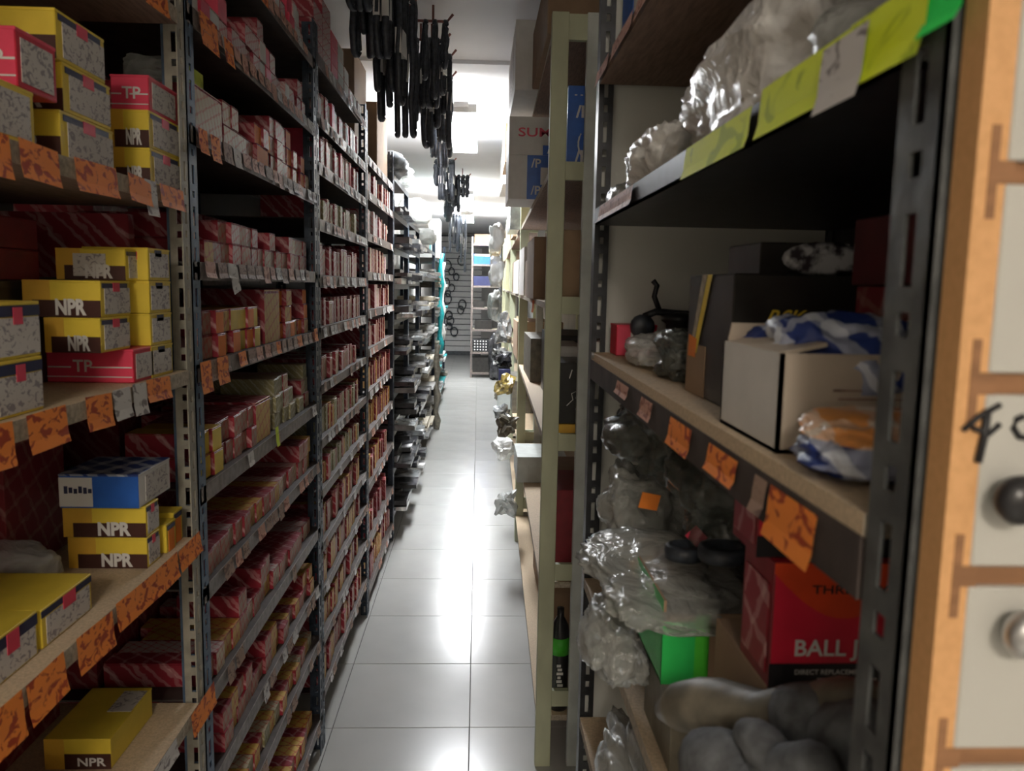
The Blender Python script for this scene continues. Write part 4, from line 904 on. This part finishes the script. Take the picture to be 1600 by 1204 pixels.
for (Y, ln, z, x, w_, h_, mt, lb) in ((3.2, .45, 1.5655, -.005, .3, .245, 'cardboard', 'square brown carton on the near green rack above the orange tag'), (3.8, .4, 1.5655, .01, .25, .18, 'cardboard', 'second brown carton on the near green rack'), (4.3, .5, 1.5655, .0, .25, .26, 'white', 'white carton far along the near green rack'),
        (2.84, .30, 1.1355, .06, .10, .27, 'white', 'narrow white carton standing on the near green rack'), (3.3, .5, 1.1355, .08, .25, .28, 'black_carton', 'black carton on the near green rack at waist height'), (4.0, .6, 1.1355, .03, .28, .22, 'olive_wrap', 'olive carton on the near green rack at waist height'),
        (3.9, .35, .6405, -.03, .25, .13, 'green_grey', 'grey-green carton on the knee-height shelf of the near green rack'), (3.1, .5, .6405, .10, .2, .2, 'cardboard', 'brown carton on the knee-height shelf of the near green rack'), (3.2, .8, .1705, .08, .25, .25, 'cardboard', 'long brown carton on the lowest shelf of the near green rack'),
        (5.2, .5, 1.9755, -.06, .3, .27, 'grey_wrap', 'grey carton with dark end jutting out, second green rack'), (5.9, .5, 1.9755, -.02, .3, .2, 'cardboard', 'brown carton high on the second green rack'), (5.2, .7, 1.5655, .0, .3, .22, 'white', 'white carton at eye level, second green rack'), (6.2, .8, 1.5655, .02, .3, .25, 'cardboard', 'brown carton at eye level, second green rack'),
        (5.2, .6, 1.1355, .0, .3, .25, 'cardboard', 'brown carton at waist height, second green rack'), (6.1, .7, .6405, .0, .3, .25, 'olive_wrap', 'olive carton at knee height, second green rack')):
    gbox(lb, x, w_, Y, ln, z, h_, mt)
cardbox('long brown cardboard box lying on the near green rack, cut by the frame top', gx(2.6)-.01, gx(2.6)+.30, 2.60, 3.3, 2.3955, 2.60)
e = gbox('white carton with dark print on top of the near green rack', -.09, .30, 3.32, .75, 2.3955, .27, 'white'); patch_xp(e, .2, .8, .2, .8, 'label', 'paper_label', side=-1)
e = gbox('white carton behind the printed one on top of the near green rack', -.06, .3, 4.2, .6, 2.3955, .22, 'white')
e = gbox('dark-edged carton on top of the second green rack', -.10, .3, 5.2, .6, 2.3955, .24, 'cardboard')
e = gbox('white carton on top of the second green rack', -.10, .3, 6.3, .9, 2.3955, .3, 'white')
# clutter hanging or jutting along the right side of the aisle
rr = random.Random(5)
bag('silvery crumpled bag jutting into the aisle, larger', (.215, 6.9, 1.12), (.13, .28, .24), 'foil', 51, sub=3, amp=.6, freq=5., smooth=False); bag('silvery crumpled bag below the larger one', (.205, 6.5, .965), (.13, .24, .13), 'foil', 52, sub=3, amp=.6, freq=5., smooth=False)
e = box_thing('small dark blue carton under the silvery bags', .17, .262, 6.30, 6.5, .80, .96, 'navy_print', 'carton', 'box', lid=False)
MB().box(-.05, .05, -.1, .1, -.16, 0, 'green_grey').build('bracket', e)
LN = ['farthest', 'sixth', 'fifth', 'fourth', 'third', 'second', 'nearest']
for k in range(7):
    Y = 4.3+k*.42; z = .35+.055*k+rr.uniform(-.05, .05); mt = ['poly_grey', 'olive_wrap', 'poly_white', 'poly_gold', 'grey_wrap', 'black_wrap', 'olive_wrap'][k]
    tag(crumple('wrapped_part', (gx(Y)-.07, Y, z+.3 if k % 2 else z), (.11, .16, .12), mt, 60+k, sub=3, amp=.6, freq=5., rough_f=4., smooth=False), '%s small wrapped part at the right foot of the aisle, %s' % ({'grey_wrap': 'grey', 'poly_grey': 'grey', 'olive_wrap': 'olive', 'poly_white': 'whitish', 'poly_gold': 'golden', 'black_wrap': 'black'}[mt], ['nearest', 'second', 'third', 'fourth', 'fifth', 'sixth', 'farthest'][k]), 'part')
for k, (Y, z, s, mt, lb) in enumerate(((8.4, 1.60, (.2, .5, .3), 'poly_white', 'pale bag beyond the beige upright, upper'), (9.3, 1.2, (.2, .5, .35), 'poly_grey', 'grey bag beyond the beige upright, lower'), (9.0, 2.0, (.25, .6, .3), 'white', 'white lump high on the third right rack'), (10.9, 2.0, (.3, .6, .3), 'cream', 'cream lump high on the last right rack'))):
    tag(crumple('hanging_bag', (gx(Y)-.13, Y, z), (.16, s[1], s[2]), mt, 80+k, sub=4, amp=.3), lb, 'bag')

# ------------------------------------------------------------------ far end: island rack, slat wall
e = tag(empty('end_rack', (0, 0, 0)), 'grey rack standing across the far end of the aisle', 'rack')
ex0, ex1, ey = -.13, .385, 14.0
for x in (ex0, ex1-.03):
    for y in (ey, ey+.45): MB().box(x, x+.03, y, y+.03, 0, 2.45, 'grey_metal' if x > 0 else 'lip').build('post', e)
ZI = [.06, .42, .82, 1.20, 1.58, 1.95, 2.3]
for z in ZI: MB().box(ex0+.03, ex1-.03, ey, ey+.48, z, z+.035, 'lip', zp='cream').build('shelf', e)
for (z, x0, x1, h_, mt, lb) in ((2.3355, -.08, .33, .16, 'cardboard', 'brown carton on top of the end rack'), (1.9855, -.09, .30, .17, 'blue', 'blue carton on the end rack'), (1.6155, -.09, .30, .16, 'navy_print', 'dark blue carton on the end rack below the blue one'), (1.2355, -.09, .10, .12, 'black_carton', 'black carton at mid height on the end rack'), (.8555, -.06, .24, .16, 'black_carton', 'broad black carton on the end rack'), (.4555, -.09, .20, .22, 'black_wrap', 'black wrapped carton with white dots on the end rack'), (.0955, -.09, .30, .26, 'black_carton', 'dark carton at the foot of the end rack')):
    q = box_thing(lb, x0, x1, ey+.02, ey+.40, z, z+h_, mt, 'carton', 'box', lid=False)
    if mt == 'blue': patch_yn(q, .05, .95, .8, 1, 'white')
    if mt == 'black_wrap':
        for a in range(5):
            for c_ in range(4): MB().box(-.12+a*.05, -.098+a*.05, -.1912, -.19, .03+c_*.05, .052+c_*.05, 'white').build('white_dot', q)
tag(crumple('wrapped_bundle', (.30, 13.75, 0), (.22, .3, .85), 'black_wrap', 91, sub=4, amp=.3, flat=.06), 'tall dark bundle standing before the end rack', 'bundle')
SW = tag(empty('slat_wall', (-.43, 18.5, 0)), 'pale slatted display wall at the far end of the aisle', 'display wall')
for k in range(21): MB().box(-.5, .5, 0, .03, .10+k*.125, .10+k*.125+.108, 'white').build('slat', SW, .003)
MB().box(-.5, .5, .03, .06, .0, 2.75, 'grey_metal').build('back_board', SW)
rr = random.Random(44)
for k in range(14):
    x = -.43+rr.uniform(-.32, .18); z = .55+k*.125; r_ = rr.uniform(.05, .10)
    b = MB(); b.smooth = True; b.tube([(x+r_*math.cos(t*PI/8), 18.44, z+r_*1.3*math.sin(t*PI/8)) for t in range(16)], .016, rr.choice(('rubber', 'grey_metal')), 6, closed=True)
    tag(b.build('hanging_ring'), 'dark ring part on the slatted end wall, %s from the bottom' % ORD[k], 'ring', 'ring parts on the slatted wall')

# ------------------------------------------------------------------ hanging belts
BM = {}
def belt_mesh(L, W, r_, v, sleeve):
    key = (L, W, r_, v, sleeve)
    if key not in BM:
        b = MB(); b.smooth = True; n = 9; pts = []
        for k in range(n+1): t = PI*k/n; pts.append((W/2*math.cos(t), 0, -W/2+W/2*math.sin(t)))
        for k in range(1, 5): pts.append((-W/2*(1+.15*math.sin(k*PI/5)), .004*math.sin(k*2+v), -W/2-(L-W)*k/5))
        for k in range(n+1): t = PI+PI*k/n; pts.append((W/2*math.cos(t), 0, -(L-W/2)+W/2*math.sin(t)))
        for k in range(4, 0, -1): pts.append((W/2*(1+.15*math.sin(k*PI/5)), .004*math.sin(k*2+v), -W/2-(L-W)*k/5))
        b.tube(pts, r_, 'rubber', 6, closed=True, flat=1.45)
        me = b.mesh('drive_belt')
        s = None
        if sleeve: s = MB().box(-W/2-r_-.003, W/2+r_+.003, -r_-.003, r_+.003, -L*.62, -L*.42, 'white').mesh('paper_sleeve')
        BM[key] = (me, s)
    return BM[key]
def hook_rail(label, Y, x0, x1, z, up=True):
    e = tag(empty('hook_rail', (0, Y, 0)), label, 'rail')
    b = MB(); b.smooth = True; b.tube([(x0, 0, z), (x1, 0, z), (x1+.025, 0, z+.03)], .006, 'hook_red', 8); b.build('bar', e)
    b = MB(); b.smooth = True; b.tube([(x0+.03, 0, z), (x0+.03, 0, ZC)], .005, 'hook_red', 8); b.build('hanger', e)
    b = MB(); b.smooth = True; b.tube([(x1-.06, 0, z), (x1-.06, 0, ZC)], .005, 'hook_red', 8); b.build('hanger', e)
    return e
rr = random.Random(21)
RAILS = [  # Y, x0, x1, rail z, belts, length range, label word
 (2.75, -.46, -.34, 2.76, 6, (.18, .26), 'nearest'), (3.0, -.46, -.33, 2.76, 8, (.26, .34), 'second'), (3.2, -.44, -.30, 2.76, 8, (.36, .46), 'third'), (3.42, -.42, -.27, 2.76, 8, (.42, .54), 'fourth'),
 (3.60, -.34, -.15, 2.735, 8, (.24, .32), 'fifth'), (3.85, -.31, -.17, 2.73, 8, (.24, .36), 'sixth'), (4.1, -.31, -.15, 2.73, 9, (.34, .44), 'seventh'), (4.5, -.32, -.16, 2.73, 9, (.34, .42), 'eighth'),
 (5.1, -.31, -.20, 2.72, 8, (.26, .38), 'ninth'), (7.4, -.40, -.24, 2.72, 9, (.22, .34), 'tenth'), (8.4, -.32, -.12, 2.72, 8, (.26, .36), 'eleventh'), (9.3, -.40, -.30, 2.68, 5, (.3, .4), 'twelfth'), (12.2, -.45, -.20, 2.66, 7, (.55, .85), 'farthest')]
for (Y, x0, x1, z, n, (la, lb_), wd) in RAILS:
    hook_rail('red-brown hook rail under the ceiling, %s from the viewer' % wd, Y, x0, x1, z)
    n = max(5, int(n*.68))
    for k in range(n):
        L = round(rr.choice((la*.8, la, (la+lb_)/2, lb_)), 3); W = rr.choice((.045, .06, .08)); r_ = rr.choice((.007, .009)); sl = rr.random() < .4
        if Y > 6: r_ = .013; W = .09
        me, s = belt_mesh(L, W, r_, rr.choice((0, 1)), sl)
        o = link('drive_belt', me, None, (x0+.012+(x1-x0-.02)*k/max(1, n-1), Y+rr.uniform(-.004, .004), z-.0065+r_*1+.0), PI/2+rr.uniform(-.25, .25))
        tag(o, 'black rubber drive belt%s, %s from left on the %s hook rail' % (' with white paper sleeve' if sl else '', ORD[k], wd), 'belt', 'drive belts%s on the %s rail' % (' with sleeves' if sl else '', wd))
        if s: link('paper_sleeve', s, o)
print('cartons B', nB, 'slim', ns, 'objects', len(bpy.data.objects))
